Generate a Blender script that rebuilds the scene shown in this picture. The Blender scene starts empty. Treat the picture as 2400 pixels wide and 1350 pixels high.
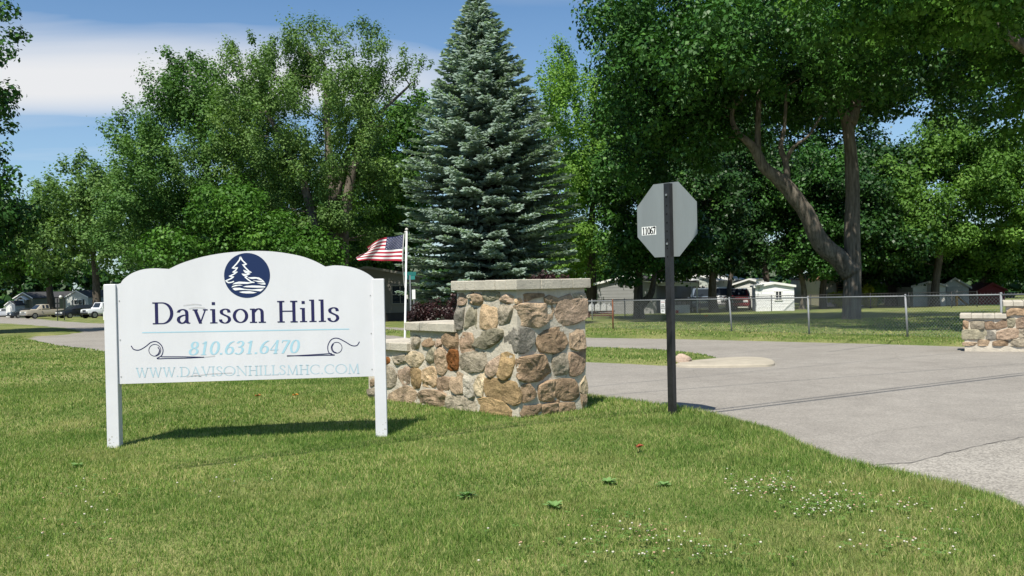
import bpy, math, random
import numpy as np
from mathutils import Vector, Matrix, noise as mnoise

random.seed(7)
rng = np.random.default_rng(11)
SC = bpy.context.scene
COL = SC.collection

# ------------------------------------------------------------------ camera
F, EYE = 2100.0, 1.4
PITCH, ROLL = math.atan(15.0 / 2100.0), math.radians(1.2)
_f = Vector((0, math.cos(PITCH), -math.sin(PITCH)))
_u0 = Vector((0, math.sin(PITCH), math.cos(PITCH)))
_r0 = Vector((1, 0, 0))
_r = _r0 * math.cos(ROLL) - _u0 * math.sin(ROLL)
_u = _u0 * math.cos(ROLL) + _r0 * math.sin(ROLL)
cam_d = bpy.data.cameras.new('camera')
cam_d.sensor_width = 36.0
cam_d.lens = 36.0 * F / 2400.0
cam_d.clip_start = 0.05
cam_d.clip_end = 3000.0
cam = bpy.data.objects.new('camera', cam_d)
COL.objects.link(cam)
cam.matrix_world = Matrix(((_r.x, _u.x, -_f.x, 0), (_r.y, _u.y, -_f.y, 0), (_r.z, _u.z, -_f.z, EYE), (0, 0, 0, 1)))
SC.camera = cam

# ------------------------------------------------------------------ light
SUN = Vector((-0.20, -0.58, 1.0)).normalized()          # towards the sun
SUN_EL = math.asin(SUN.z)
SUN_AZ = math.atan2(SUN.x, SUN.y)
sun_d = bpy.data.lights.new('sun', 'SUN')
sun_d.energy = 5.0
sun_d.angle = math.radians(0.53)
sun_d.color = (1.0, 0.945, 0.84)
sun = bpy.data.objects.new('sun', sun_d)
COL.objects.link(sun)
sun.rotation_euler = (-SUN).to_track_quat('-Z', 'Y').to_euler()
sun.location = (-6, -12, 24)

world = bpy.data.worlds.new('World')
SC.world = world
world.use_nodes = True
wn, wl = world.node_tree.nodes, world.node_tree.links
wn.clear()
w_out = wn.new('ShaderNodeOutputWorld')
w_bg = wn.new('ShaderNodeBackground')
w_bg.inputs['Strength'].default_value = 0.079
w_sky = wn.new('ShaderNodeTexSky')
w_sky.sky_type = 'NISHITA'
w_sky.sun_disc = False
w_sky.sun_elevation = SUN_EL
w_sky.sun_rotation = SUN_AZ % (2 * math.pi)
w_sky.air_density = 1.0
w_sky.dust_density = 0.4
w_sky.ozone_density = 2.5
w_tc = wn.new('ShaderNodeTexCoord')


def wmath(op, a, b=None, clamp=False):
    n = wn.new('ShaderNodeMath')
    n.operation = op
    n.use_clamp = clamp
    for i, v in enumerate((a, b)):
        if v is None:
            continue
        if isinstance(v, (int, float)):
            n.inputs[i].default_value = v
        else:
            wl.new(v, n.inputs[i])
    return n.outputs[0]


w_sep = wn.new('ShaderNodeSeparateXYZ')
wl.new(w_tc.outputs['Generated'], w_sep.inputs[0])
zc = wmath('MAXIMUM', w_sep.outputs['Z'], 0.03)
cu = wmath('DIVIDE', w_sep.outputs['X'], zc)
cv = wmath('DIVIDE', w_sep.outputs['Y'], zc)
w_cmb = wn.new('ShaderNodeCombineXYZ')                   # a high cloud sheet seen in perspective
wl.new(wmath('MULTIPLY', cu, 0.26), w_cmb.inputs[0])
wl.new(wmath('MULTIPLY', cv, 0.62), w_cmb.inputs[1])
w_cmb.inputs[2].default_value = 3.7
w_n1 = wn.new('ShaderNodeTexNoise')
w_n1.inputs['Scale'].default_value = 0.95
w_n1.inputs['Detail'].default_value = 5.0
w_n1.inputs['Roughness'].default_value = 0.52
w_n1.inputs['Distortion'].default_value = 0.35
wl.new(w_cmb.outputs[0], w_n1.inputs['Vector'])
# one broad cirrus bank low in the north-west, on the same sheet
du = wmath('MULTIPLY', wmath('ADD', cu, 1.95), 0.52)
dv = wmath('MULTIPLY', wmath('SUBTRACT', wmath('ADD', cv, wmath('MULTIPLY', w_n1.outputs[0], 1.5)), 4.95), 0.95)
bank = wmath('SUBTRACT', 1.0, wmath('ADD', wmath('POWER', wmath('ABSOLUTE', du), 3.0), wmath('POWER', wmath('ABSOLUTE', dv), 1.8)), True)
w_mr = wn.new('ShaderNodeMapRange')
w_mr.inputs[1].default_value = 0.50
w_mr.inputs[2].default_value = 0.82
wl.new(w_n1.outputs[0], w_mr.inputs[0])
w_b2 = wmath('MULTIPLY', wmath('POWER', bank, 0.75), 0.95)
cl = wmath('ADD', wmath('MULTIPLY', w_mr.outputs[0], 0.42), w_b2, True)
veil = wmath('MULTIPLY', wmath('SUBTRACT', 1.0, wmath('DIVIDE', w_sep.outputs['Z'], 0.36), True), 0.30)
cl = wmath('ADD', cl, veil, True)
w_mix = wn.new('ShaderNodeMixRGB')
wl.new(cl, w_mix.inputs[0])
w_tint = wn.new('ShaderNodeMixRGB')
w_tint.blend_type = 'MULTIPLY'
w_tint.inputs[0].default_value = 1.0
w_tint.inputs[2].default_value = (0.66, 0.96, 1.14, 1)
wl.new(w_sky.outputs[0], w_tint.inputs[1])
wl.new(w_tint.outputs[0], w_mix.inputs[1])
w_mix.inputs[2].default_value = (7.5, 7.6, 7.8, 1)
wl.new(w_mix.outputs[0], w_bg.inputs['Color'])
wl.new(w_bg.outputs[0], w_out.inputs['Surface'])

SC.view_settings.view_transform = 'Standard'
SC.view_settings.look = 'None'
SC.view_settings.gamma = 1.0
SC.view_settings.use_curve_mapping = False
SC.view_settings.exposure = 0.48
SC.render.engine = 'CYCLES'
try:
    SC.cycles.max_bounces = 6
    SC.cycles.use_denoising = True
except Exception:
    pass


# ------------------------------------------------------------------ place on the ground
def datum(y):
    y = np.asarray(y, dtype=float)
    return np.where(y <= 8, 0.0, np.where(y < 16, -0.02 * (y - 8) ** 2 / 16.0, -0.08 - 0.02 * (y - 16)))


def ray(px, py):
    return _f + _r * ((px - 1200.0) / F) + _u * (-(py - 675.0) / F)


def at(px, py, Y):
    d = ray(px, py)
    return Vector((0, 0, EYE)) + d * (Y / d.y)


def gp(px, py, off=0.0):
    d = ray(px, py)
    Y = 10.0
    for _ in range(200):
        h = EYE - float(datum(Y)) - off
        Yn = h / max(-d.z / d.y, 1e-4)
        Y = 0.5 * Y + 0.5 * min(Yn, 400)
    return Vector((d.x / d.y * Y, Y, float(datum(Y)) + off))


def ground_at(px, Y, off=0.0):
    """point on the ground at depth Y in the column px (taken near the horizon)"""
    p = at(px, 700, Y)
    return Vector((p.x, Y, float(datum(Y)) + off))


# ------------------------------------------------------------------ materials
_mats = {}


def mat(name, col, rough=0.7, var=0.0, scale=8.0, bump=0.0, bscale=40.0, metal=0.0, spec=0.3, stretch=None, col2=None, trans=0.0, coat=0.0):
    if name in _mats:
        return _mats[name]
    m = bpy.data.materials.new(name)
    m.use_nodes = True
    n, l = m.node_tree.nodes, m.node_tree.links
    b = n['Principled BSDF']
    b.inputs['Base Color'].default_value = (*col, 1)
    b.inputs['Roughness'].default_value = rough
    b.inputs['Metallic'].default_value = metal
    b.inputs['Specular IOR Level'].default_value = spec
    if coat:
        b.inputs['Coat Weight'].default_value = coat
    tc = n.new('ShaderNodeTexCoord')
    src = tc.outputs['Object']
    if stretch:
        mp = n.new('ShaderNodeMapping')
        mp.inputs['Scale'].default_value = stretch
        l.new(src, mp.inputs[0])
        src = mp.outputs[0]
    if var or col2:
        nz = n.new('ShaderNodeTexNoise')
        nz.inputs['Scale'].default_value = scale
        nz.inputs['Detail'].default_value = 6
        nz.inputs['Roughness'].default_value = 0.65
        l.new(src, nz.inputs['Vector'])
        cr = n.new('ShaderNodeValToRGB')
        c2 = col2 if col2 else tuple(min(1, c * (1 + var)) for c in col)
        c1 = col if col2 else tuple(c * (1 - var) for c in col)
        cr.color_ramp.elements[0].position = 0.33
        cr.color_ramp.elements[1].position = 0.67
        cr.color_ramp.elements[0].color = (*c1, 1)
        cr.color_ramp.elements[1].color = (*c2, 1)
        l.new(nz.outputs[0], cr.inputs[0])
        l.new(cr.outputs[0], b.inputs['Base Color'])
    if bump:
        nb = n.new('ShaderNodeTexNoise')
        nb.inputs['Scale'].default_value = bscale
        nb.inputs['Detail'].default_value = 8
        nb.inputs['Roughness'].default_value = 0.7
        l.new(src, nb.inputs['Vector'])
        bp = n.new('ShaderNodeBump')
        bp.inputs['Strength'].default_value = bump
        bp.inputs['Distance'].default_value = 0.02
        l.new(nb.outputs[0], bp.inputs['Height'])
        l.new(bp.outputs[0], b.inputs['Normal'])
    _mats[name] = m
    return m


def leaf_mat(name, c1, c2, c3=None, trans=0.3, pscale=0.35, rough=0.45, spec=0.35, detail=3, nrough=0.5, c3pos=0.98, patches=False, rnd=0.34):
    """leaf surface: colour differs leaf by leaf and, broadly, from branch to branch"""
    if name in _mats:
        return _mats[name]
    m = bpy.data.materials.new(name)
    m.use_nodes = True
    n, l = m.node_tree.nodes, m.node_tree.links
    b = n['Principled BSDF']
    b.inputs['Roughness'].default_value = rough
    b.inputs['Specular IOR Level'].default_value = spec
    ge = n.new('ShaderNodeNewGeometry')
    nz = n.new('ShaderNodeTexNoise')
    nz.inputs['Scale'].default_value = pscale
    nz.inputs['Detail'].default_value = detail
    nz.inputs['Roughness'].default_value = nrough
    l.new(ge.outputs['Position'], nz.inputs['Vector'])
    ad = n.new('ShaderNodeMath')
    ad.operation = 'MULTIPLY_ADD'
    l.new(ge.outputs['Random Per Island'], ad.inputs[0])
    ad.inputs[1].default_value = rnd
    sb = n.new('ShaderNodeMath')
    sb.operation = 'MULTIPLY_ADD'
    l.new(nz.outputs[0], sb.inputs[0])
    sb.inputs[1].default_value = 1.5
    sb.inputs[2].default_value = -0.42 if rnd < 0.5 else -0.66
    l.new(sb.outputs[0], ad.inputs[2])
    cr = n.new('ShaderNodeValToRGB')
    cr.color_ramp.elements[0].color = (*c1, 1)
    cr.color_ramp.elements[0].position = 0.1
    cr.color_ramp.elements[1].color = (*c2, 1)
    cr.color_ramp.elements[1].position = 0.75
    if c3:
        e = cr.color_ramp.elements.new(c3pos)
        e.color = (*c3, 1)
    l.new(ad.outputs[0], cr.inputs[0])
    col = cr.outputs[0]
    if patches:                                          # dried-out and lusher patches of the lawn
        for sc_, lo, hi, amt, c in ((0.75, 0.53, 0.72, 0.46, (0.44, 0.36, 0.18, 1)), (3.6, 0.58, 0.74, 0.4, (0.46, 0.38, 0.20, 1)), (1.25, 0.52, 0.68, 0.55, (0.075, 0.175, 0.028, 1)), (6.5, 0.55, 0.70, 0.55, (0.065, 0.150, 0.026, 1))):
            pn = n.new('ShaderNodeTexNoise')
            pn.inputs['Scale'].default_value = sc_
            pn.inputs['Detail'].default_value = 7
            pn.inputs['Roughness'].default_value = 0.68
            mp = n.new('ShaderNodeMapping')
            mp.inputs['Location'].default_value = (sc_ * 3.7, sc_ * 1.9, 0)
            l.new(ge.outputs['Position'], mp.inputs[0])
            l.new(mp.outputs[0], pn.inputs['Vector'])
            mr = n.new('ShaderNodeMapRange')
            mr.inputs[1].default_value = lo
            mr.inputs[2].default_value = hi
            mr.inputs[4].default_value = amt
            l.new(pn.outputs[0], mr.inputs[0])
            mm = n.new('ShaderNodeMixRGB')
            l.new(mr.outputs[0], mm.inputs[0])
            l.new(col, mm.inputs[1])
            mm.inputs[2].default_value = c
            col = mm.outputs[0]
    l.new(col, b.inputs['Base Color'])
    tr = n.new('ShaderNodeBsdfTranslucent')
    br = n.new('ShaderNodeMixRGB')
    br.blend_type = 'MULTIPLY'
    br.inputs[0].default_value = 1
    br.inputs[2].default_value = (1.1, 1.3, 0.55, 1)
    l.new(col, br.inputs[1])
    l.new(br.outputs[0], tr.inputs['Color'])
    mx = n.new('ShaderNodeMixShader')
    mx.inputs[0].default_value = trans
    l.new(b.outputs[0], mx.inputs[1])
    l.new(tr.outputs[0], mx.inputs[2])
    l.new(mx.outputs[0], n['Material Output'].inputs['Surface'])
    _mats[name] = m
    return m


# ------------------------------------------------------------------ mesh helpers
class MB:
    def __init__(self):
        self.v, self.f, self.mi = [], [], []

    def quad(self, *pts, mi=0):
        i = len(self.v)
        self.v += [tuple(p) for p in pts]
        self.f.append(tuple(range(i, i + len(pts))))
        self.mi.append(mi)

    def box(self, c, s, rz=0.0, mi=0, bevel=0.0):
        cx, cy, cz = c
        hx, hy, hz = s[0] / 2, s[1] / 2, s[2] / 2
        ca, sa = math.cos(rz), math.sin(rz)
        i = len(self.v)
        if bevel <= 0:
            for z in (-hz, hz):
                for x, y in ((-hx, -hy), (hx, -hy), (hx, hy), (-hx, hy)):
                    self.v.append((cx + x * ca - y * sa, cy + x * sa + y * ca, cz + z))
            fs = [(3, 2, 1, 0), (4, 5, 6, 7), (0, 1, 5, 4), (1, 2, 6, 5), (2, 3, 7, 6), (3, 0, 4, 7)]
            for f in fs:
                self.f.append(tuple(i + k for k in f))
                self.mi.append(mi)
            return
        b = bevel
        lay = [(-hz, b), (-hz + b, 0), (hz - b, 0), (hz, b)]
        for z, ins in lay:
            ax, ay = hx - ins, hy - ins
            for x, y in ((-ax + b * .6, -ay), (ax - b * .6, -ay), (ax, -ay + b * .6), (ax, ay - b * .6), (ax - b * .6, ay), (-ax + b * .6, ay), (-ax, ay - b * .6), (-ax, -ay + b * .6)):
                self.v.append((cx + x * ca - y * sa, cy + x * sa + y * ca, cz + z))
        self.f.append(tuple(i + k for k in range(7, -1, -1)))
        self.mi.append(mi)
        for L in range(3):
            for k in range(8):
                a, c2 = i + L * 8 + k, i + L * 8 + (k + 1) % 8
                self.f.append((a, c2, c2 + 8, a + 8))
                self.mi.append(mi)
        self.f.append(tuple(i + 24 + k for k in range(8)))
        self.mi.append(mi)

    def tube(self, pts, rad, n=8, mi=0, cap=True, jit=0.0):
        pts = [Vector(p) for p in pts]
        if not isinstance(rad, (list, tuple)):
            rad = [rad] * len(pts)
        i0 = len(self.v)
        ref = None
        for k, p in enumerate(pts):
            t = (pts[min(k + 1, len(pts) - 1)] - pts[max(k - 1, 0)]).normalized()
            if ref is None:
                ref = Vector((1, 0, 0)) if abs(t.x) < 0.8 else Vector((0, 1, 0))
            a = (ref - t * ref.dot(t)).normalized()
            ref = a
            b = t.cross(a)
            for j in range(n):
                th = 2 * math.pi * j / n
                rr = rad[k]
                if jit:
                    q = p + (a * math.cos(th) + b * math.sin(th)) * rr
                    rr *= 1 + jit * mnoise.noise(Vector((q.x * 1.7, q.y * 1.7, q.z * 0.6))) * 1.6 + jit * 0.6 * mnoise.noise(q * 5)
                q = p + (a * math.cos(th) + b * math.sin(th)) * rr
                self.v.append((q.x, q.y, q.z))
        for k in range(len(pts) - 1):
            for j in range(n):
                a, b2 = i0 + k * n + j, i0 + k * n + (j + 1) % n
                self.f.append((a, b2, b2 + n, a + n))
                self.mi.append(mi)
        if cap:
            self.f.append(tuple(i0 + j for j in range(n - 1, -1, -1)))
            self.mi.append(mi)
            e = i0 + (len(pts) - 1) * n
            self.f.append(tuple(e + j for j in range(n)))
            self.mi.append(mi)

    def prism(self, poly, z0, z1, mi=0):
        """poly in xy, extruded in z"""
        i = len(self.v)
        n = len(poly)
        for z in (z0, z1):
            for p in poly:
                self.v.append((p[0], p[1], z))
        self.f.append(tuple(i + k for k in range(n - 1, -1, -1)))
        self.f.append(tuple(i + n + k for k in range(n)))
        self.mi += [mi, mi]
        for k in range(n):
            a, b = i + k, i + (k + 1) % n
            self.f.append((a, b, b + n, a + n))
            self.mi.append(mi)

    def sphere(self, c, r, n=10, m=7, mi=0, sq=(1, 1, 1)):
        i = len(self.v)
        self.v.append((c[0], c[1], c[2] + r * sq[2]))
        for a in range(1, m):
            ph = math.pi * a / m
            for j in range(n):
                th = 2 * math.pi * j / n
                self.v.append((c[0] + r * sq[0] * math.sin(ph) * math.cos(th), c[1] + r * sq[1] * math.sin(ph) * math.sin(th), c[2] + r * sq[2] * math.cos(ph)))
        self.v.append((c[0], c[1], c[2] - r * sq[2]))
        for j in range(n):
            self.f.append((i, i + 1 + j, i + 1 + (j + 1) % n))
            self.mi.append(mi)
        for a in range(m - 2):
            for j in range(n):
                p, q = i + 1 + a * n + j, i + 1 + a * n + (j + 1) % n
                self.f.append((p, p + n, q + n, q))
                self.mi.append(mi)
        e = len(self.v) - 1
        for j in range(n):
            self.f.append((e, e - n + (j + 1) % n, e - n + j))
            self.mi.append(mi)

    def xform(self, M):
        self.v = [tuple(M @ Vector(p)) for p in self.v]
        return self


def link(name, me, root=None, world_coords=False):
    o = bpy.data.objects.new(name, me)
    COL.objects.link(o)
    if root is not None:
        o.parent = root
    return o


def build(name, mb, mats, root=None, world_coords=True, smooth=False):
    """links the collected shape as one object; a child's vertices become local to its thing"""
    me = bpy.data.meshes.new(name)
    off = Vector((0, 0, 0))
    if world_coords:
        q = root
        while q is not None:
            off += Vector(q.location)
            q = q.parent
    vs = [(p[0] - off.x, p[1] - off.y, p[2] - off.z) for p in mb.v] if world_coords and root else mb.v
    me.from_pydata(vs, [], mb.f)
    if not isinstance(mats, (list, tuple)):
        mats = [mats]
    for m in mats:
        me.materials.append(m)
    if len(mats) > 1:
        me.polygons.foreach_set('material_index', mb.mi)
    if smooth:
        me.polygons.foreach_set('use_smooth', [True] * len(me.polygons))
    me.validate()
    me.update()
    return link(name, me, root)


def np_quads(name, V, m, root=None, faces=None, smooth=False):
    off = np.array(root.location) if root is not None else np.zeros(3)
    V = (np.asarray(V, dtype=np.float32).reshape(-1, 3) - off).astype(np.float32)
    if faces is None:
        faces = np.arange(len(V), dtype=np.int32).reshape(-1, 4)
    me = bpy.data.meshes.new(name)
    nf, k = faces.shape
    me.vertices.add(len(V))
    me.vertices.foreach_set('co', V.ravel())
    me.loops.add(nf * k)
    me.loops.foreach_set('vertex_index', faces.astype(np.int32).ravel())
    me.polygons.add(nf)
    me.polygons.foreach_set('loop_start', np.arange(0, nf * k, k, dtype=np.int32))
    me.polygons.foreach_set('loop_total', np.full(nf, k, dtype=np.int32))
    if smooth:
        me.polygons.foreach_set('use_smooth', np.ones(nf, dtype=bool))
    me.materials.append(m)
    me.update(calc_edges=True)
    return link(name, me, root)


def thing(name, label, cat, loc=(0, 0, 0), rz=0.0, group=None):
    o = bpy.data.objects.new(name, None)
    o.empty_display_size = 0.2
    COL.objects.link(o)
    o.location = loc
    o.rotation_euler = (0, 0, rz)
    o['label'] = label
    o['category'] = cat
    if group:
        o['group'] = group
    return o


def tag(o, label, cat, group=None):
    o['label'] = label
    o['category'] = cat
    if group:
        o['group'] = group
    return o


def kind(o, k):
    o['kind'] = k
    return o


def smoothpts(pts, sub=6, closed=False):
    """Catmull-Rom through 2D/3D points"""
    P = [Vector(p) for p in pts]
    n = len(P)
    out = []
    rngk = range(n if closed else n - 1)
    for k in rngk:
        p0 = P[(k - 1) % n] if closed or k > 0 else P[k] * 2 - P[k + 1]
        p1, p2 = P[k], P[(k + 1) % n]
        p3 = P[(k + 2) % n] if closed or k + 2 < n else P[k + 1] * 2 - P[k]
        for s in range(sub):
            t = s / sub
            out.append(0.5 * ((2 * p1) + (p2 - p0) * t + (2 * p0 - 5 * p1 + 4 * p2 - p3) * t * t + (3 * p1 - p0 - 3 * p2 + p3) * t ** 3))
    if not closed:
        out.append(P[-1])
    return out


# ------------------------------------------------------------------ ground, road
RL = -0.09                                               # road surface against the lawn


def road_pts(lst):
    return [tuple(gp(x, y, RL)[:2]) for x, y in lst]


lawn_edge = road_pts([(2400, 1197), (2290, 1161), (2160, 1126), (2060, 1103), (2000, 1092), (1930, 1066), (1870, 1036), (1800, 1013), (1700, 986),
                      (1600, 966), (1500, 949), (1390, 936), (1200, 912), (905, 874), (600, 851), (250, 827), (150, 814), (90, 803), (58, 795),
                      (70, 789), (120, 786.5), (165, 783), (187, 778.5), (165, 772), (110, 767), (50, 762), (0, 759.5)])
far_edge = road_pts([(0, 740), (60, 743), (114, 748.5), (180, 755), (250, 757.5), (600, 760), (925, 767.5), (1380, 791.5), (1600, 795), (1900, 802.5), (2080, 807), (2250, 812.5), (2400, 819), (2600, 830)])
road_poly = [(3.55, -8.0), (3.5, 3.0)] + lawn_edge + [(-120, lawn_edge[-1][1] + 6), (-120, far_edge[0][1] + 6)] + far_edge + [(60, 24), (60, -8)]
island_poly = road_pts([(925, 775.5), (1150, 797), (1375, 820.5), (1560, 826), (1640, 835), (1690, 843), (1760, 842), (1800, 845), (1808, 855), (1760, 859), (1650, 860), (1570, 858), (1480, 853), (1375, 849), (1150, 818), (925, 787), (820, 780)])


nose = road_pts([(1580, 859.5), (1610, 851.5), (1690, 844), (1740, 841.5), (1785, 842.5), (1808, 847), (1817, 853), (1809, 859), (1760, 861), (1690, 862), (1620, 862)])


def seg_dist(P, poly):
    P = np.asarray(P, dtype=np.float64)
    best = np.full(len(P), 1e9)
    inside = np.zeros(len(P), dtype=bool)
    n = len(poly)
    for k in range(n):
        a = np.array(poly[k])
        b = np.array(poly[(k + 1) % n])
        d = b - a
        L2 = max(d @ d, 1e-12)
        t = np.clip(((P - a) @ d) / L2, 0, 1)
        q = P - a - t[:, None] * d
        best = np.minimum(best, np.einsum('ij,ij->i', q, q))
        c = (a[1] > P[:, 1]) != (b[1] > P[:, 1])
        if abs(d[1]) > 1e-12:
            xi = a[0] + (P[:, 1] - a[1]) / d[1] * d[0]
            inside ^= c & (P[:, 0] < xi)
    return np.sqrt(best), inside


def lawn_sdf(P):
    """positive on grass, negative on asphalt"""
    d, i = seg_dist(P, road_poly)
    s = np.where(i, -d, d)
    d2, i2 = seg_dist(P, island_poly)
    s = np.maximum(s, np.where(i2, d2, -d2))
    d3, i3 = seg_dist(P, nose)                           # the island's bare concrete end
    return np.minimum(s, np.where(i3, -d3, d3))


def wob(P, sc, seed):
    x, y = P[:, 0] * sc + seed, P[:, 1] * sc - seed
    return (np.sin(x * 1.7 + 1.3 * np.sin(y * 0.9)) + np.sin(y * 2.1 + 1.7 * np.sin(x * 1.1 + 2)) + 0.6 * np.sin(x * 4.3 + y * 3.1)) / 2.6


def ground_z(P):
    P = np.asarray(P, dtype=np.float64)
    s = lawn_sdf(P)
    near = np.clip(1.3 - P[:, 1] / 25.0, 0.0, 1.0)
    s = s + near * (0.05 * wob(P, 2.6, 3.0) + 0.025 * wob(P, 9.0, 8.0))
    h = RL + np.clip(s * 0.4, -0.06, 0.075) + 0.015 * np.clip(s / 1.2, 0, 1)
    h = h + 0.018 * wob(P, 0.55, 5.0) * np.clip(s, 0, 1)
    return datum(P[:, 1]) + h, s


def spaced(a, b, fine, grow, far):
    out = [a]
    st = fine
    while out[-1] < b:
        out.append(out[-1] + st)
        st = min(st * grow, far)
    return out


xs = np.array(sorted(set([-x for x in spaced(9.0, 420, 0.15, 1.045, 20)] + list(np.arange(-8.82, 9.95, 0.18)) + spaced(10.0, 420, 0.15, 1.045, 20))))
ys = np.array([-40, -20, -10, -5, 0, 2, 3] + list(np.arange(3.5, 14, 0.14)) + spaced(14.0, 900, 0.15, 1.025, 20))
GX, GY = np.meshgrid(xs, ys)
GP = np.stack([GX.ravel(), GY.ravel()], 1)
GZ, GS = ground_z(GP)
nx, ny = len(xs), len(ys)
idx = np.arange(nx * ny).reshape(ny, nx)
gf = np.stack([idx[:-1, :-1].ravel(), idx[:-1, 1:].ravel(), idx[1:, 1:].ravel(), idx[1:, :-1].ravel()], 1)


def ground_mat():
    m = bpy.data.materials.new('lawn_turf')
    m.use_nodes = True
    n, l = m.node_tree.nodes, m.node_tree.links
    b = n['Principled BSDF']
    b.inputs['Roughness'].default_value = 0.9
    b.inputs['Specular IOR Level'].default_value = 0.1
    ge = n.new('ShaderNodeNewGeometry')
    big = n.new('ShaderNodeTexNoise')
    big.inputs['Scale'].default_value = 0.55
    big.inputs['Detail'].default_value = 5
    l.new(ge.outputs['Position'], big.inputs['Vector'])
    cr = n.new('ShaderNodeValToRGB')
    cr.color_ramp.elements[0].color = (0.095, 0.135, 0.034, 1)
    cr.color_ramp.elements[0].position = 0.36
    cr.color_ramp.elements[1].color = (0.23, 0.23, 0.090, 1)
    cr.color_ramp.elements[1].position = 0.66
    l.new(big.outputs[0], cr.inputs[0])
    fine = n.new('ShaderNodeTexNoise')
    fine.inputs['Scale'].default_value = 60
    fine.inputs['Detail'].default_value = 4
    mp = n.new('ShaderNodeMapping')
    mp.inputs['Scale'].default_value = (1.0, 0.35, 1)
    l.new(ge.outputs['Position'], mp.inputs[0])
    l.new(mp.outputs[0], fine.inputs['Vector'])
    mr = n.new('ShaderNodeMapRange')
    mr.inputs[1].default_value = 0.3
    mr.inputs[2].default_value = 0.7
    mr.inputs[3].default_value = 0.55
    mr.inputs[4].default_value = 1.35
    l.new(fine.outputs[0], mr.inputs[0])
    mx = n.new('ShaderNodeMixRGB')
    mx.blend_type = 'MULTIPLY'
    mx.inputs[0].default_value = 1
    l.new(cr.outputs[0], mx.inputs[1])
    l.new(mr.outputs[0], mx.inputs[2])
    l.new(mx.outputs[0], b.inputs['Base Color'])
    bp = n.new('ShaderNodeBump')
    bp.inputs['Strength'].default_value = 0.6
    bp.inputs['Distance'].default_value = 0.03
    l.new(fine.outputs[0], bp.inputs['Height'])
    l.new(bp.outputs[0], b.inputs['Normal'])
    return m


kind(np_quads('lawn', np.stack([GP[:, 0], GP[:, 1], GZ], 1), ground_mat(), None, gf, True), 'structure')


def asphalt_mat(name, c1, c2, speck):
    m = bpy.data.materials.new(name)
    m.use_nodes = True
    n, l = m.node_tree.nodes, m.node_tree.links
    b = n['Principled BSDF']
    b.inputs['Roughness'].default_value = 0.88
    b.inputs['Specular IOR Level'].default_value = 0.2
    ge = n.new('ShaderNodeNewGeometry')
    big = n.new('ShaderNodeTexNoise')
    big.inputs['Scale'].default_value = 0.45
    big.inputs['Detail'].default_value = 7
    big.inputs['Roughness'].default_value = 0.6
    l.new(ge.outputs['Position'], big.inputs['Vector'])
    cr = n.new('ShaderNodeValToRGB')
    cr.color_ramp.elements[0].color = (*c1, 1)
    cr.color_ramp.elements[0].position = 0.32
    cr.color_ramp.elements[1].color = (*c2, 1)
    cr.color_ramp.elements[1].position = 0.68
    l.new(big.outputs[0], cr.inputs[0])
    wear = n.new('ShaderNodeTexNoise')
    wear.inputs['Scale'].default_value = 2.6
    wear.inputs['Detail'].default_value = 8
    wear.inputs['Roughness'].default_value = 0.72
    l.new(ge.outputs['Position'], wear.inputs['Vector'])
    wr_ = n.new('ShaderNodeMapRange')
    wr_.inputs[1].default_value = 0.28
    wr_.inputs[2].default_value = 0.72
    wr_.inputs[3].default_value = 0.86
    wr_.inputs[4].default_value = 1.11
    l.new(wear.outputs[0], wr_.inputs[0])
    wm_ = n.new('ShaderNodeMixRGB')
    wm_.blend_type = 'MULTIPLY'
    wm_.inputs[0].default_value = 1
    l.new(cr.outputs[0], wm_.inputs[1])
    l.new(wr_.outputs[0], wm_.inputs[2])
    vo = n.new('ShaderNodeTexVoronoi')
    vo.inputs['Scale'].default_value = 75
    l.new(ge.outputs['Position'], vo.inputs['Vector'])
    sp = n.new('ShaderNodeSeparateColor')
    l.new(vo.outputs['Color'], sp.inputs[0])
    mr = n.new('ShaderNodeMapRange')
    mr.inputs[3].default_value = 1 - speck
    mr.inputs[4].default_value = 1 + speck
    l.new(sp.outputs[0], mr.inputs[0])
    mx = n.new('ShaderNodeMixRGB')
    mx.blend_type = 'MULTIPLY'
    mx.inputs[0].default_value = 1
    l.new(wm_.outputs[0], mx.inputs[1])
    l.new(mr.outputs[0], mx.inputs[2])
    # hairline cracks
    v2 = n.new('ShaderNodeTexVoronoi')
    v2.feature = 'DISTANCE_TO_EDGE'
    v2.inputs['Scale'].default_value = 0.32
    nz = n.new('ShaderNodeTexNoise')
    nz.inputs['Scale'].default_value = 1.6
    nz.inputs['Detail'].default_value = 5
    l.new(ge.outputs['Position'], nz.inputs['Vector'])
    mv = n.new('ShaderNodeMixRGB')
    mv.inputs[0].default_value = 0.12
    l.new(ge.outputs['Position'], mv.inputs[1])
    l.new(nz.outputs['Color'], mv.inputs[2])
    l.new(mv.outputs[0], v2.inputs['Vector'])
    m2 = n.new('ShaderNodeMapRange')
    m2.inputs[1].default_value = 0.0
    m2.inputs[2].default_value = 0.003
    m2.inputs[3].default_value = 0.86
    m2.inputs[4].default_value = 1.0
    l.new(v2.outputs['Distance'], m2.inputs[0])
    m3 = n.new('ShaderNodeMixRGB')
    m3.blend_type = 'MULTIPLY'
    m3.inputs[0].default_value = 1
    l.new(mx.outputs[0], m3.inputs[1])
    l.new(m2.outputs[0], m3.inputs[2])
    l.new(m3.outputs[0], b.inputs['Base Color'])
    bp = n.new('ShaderNodeBump')
    bp.inputs['Strength'].default_value = 0.35
    bp.inputs['Distance'].default_value = 0.006
    l.new(vo.outputs['Distance'], bp.inputs['Height'])
    l.new(bp.outputs[0], b.inputs['Normal'])
    return m


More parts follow.
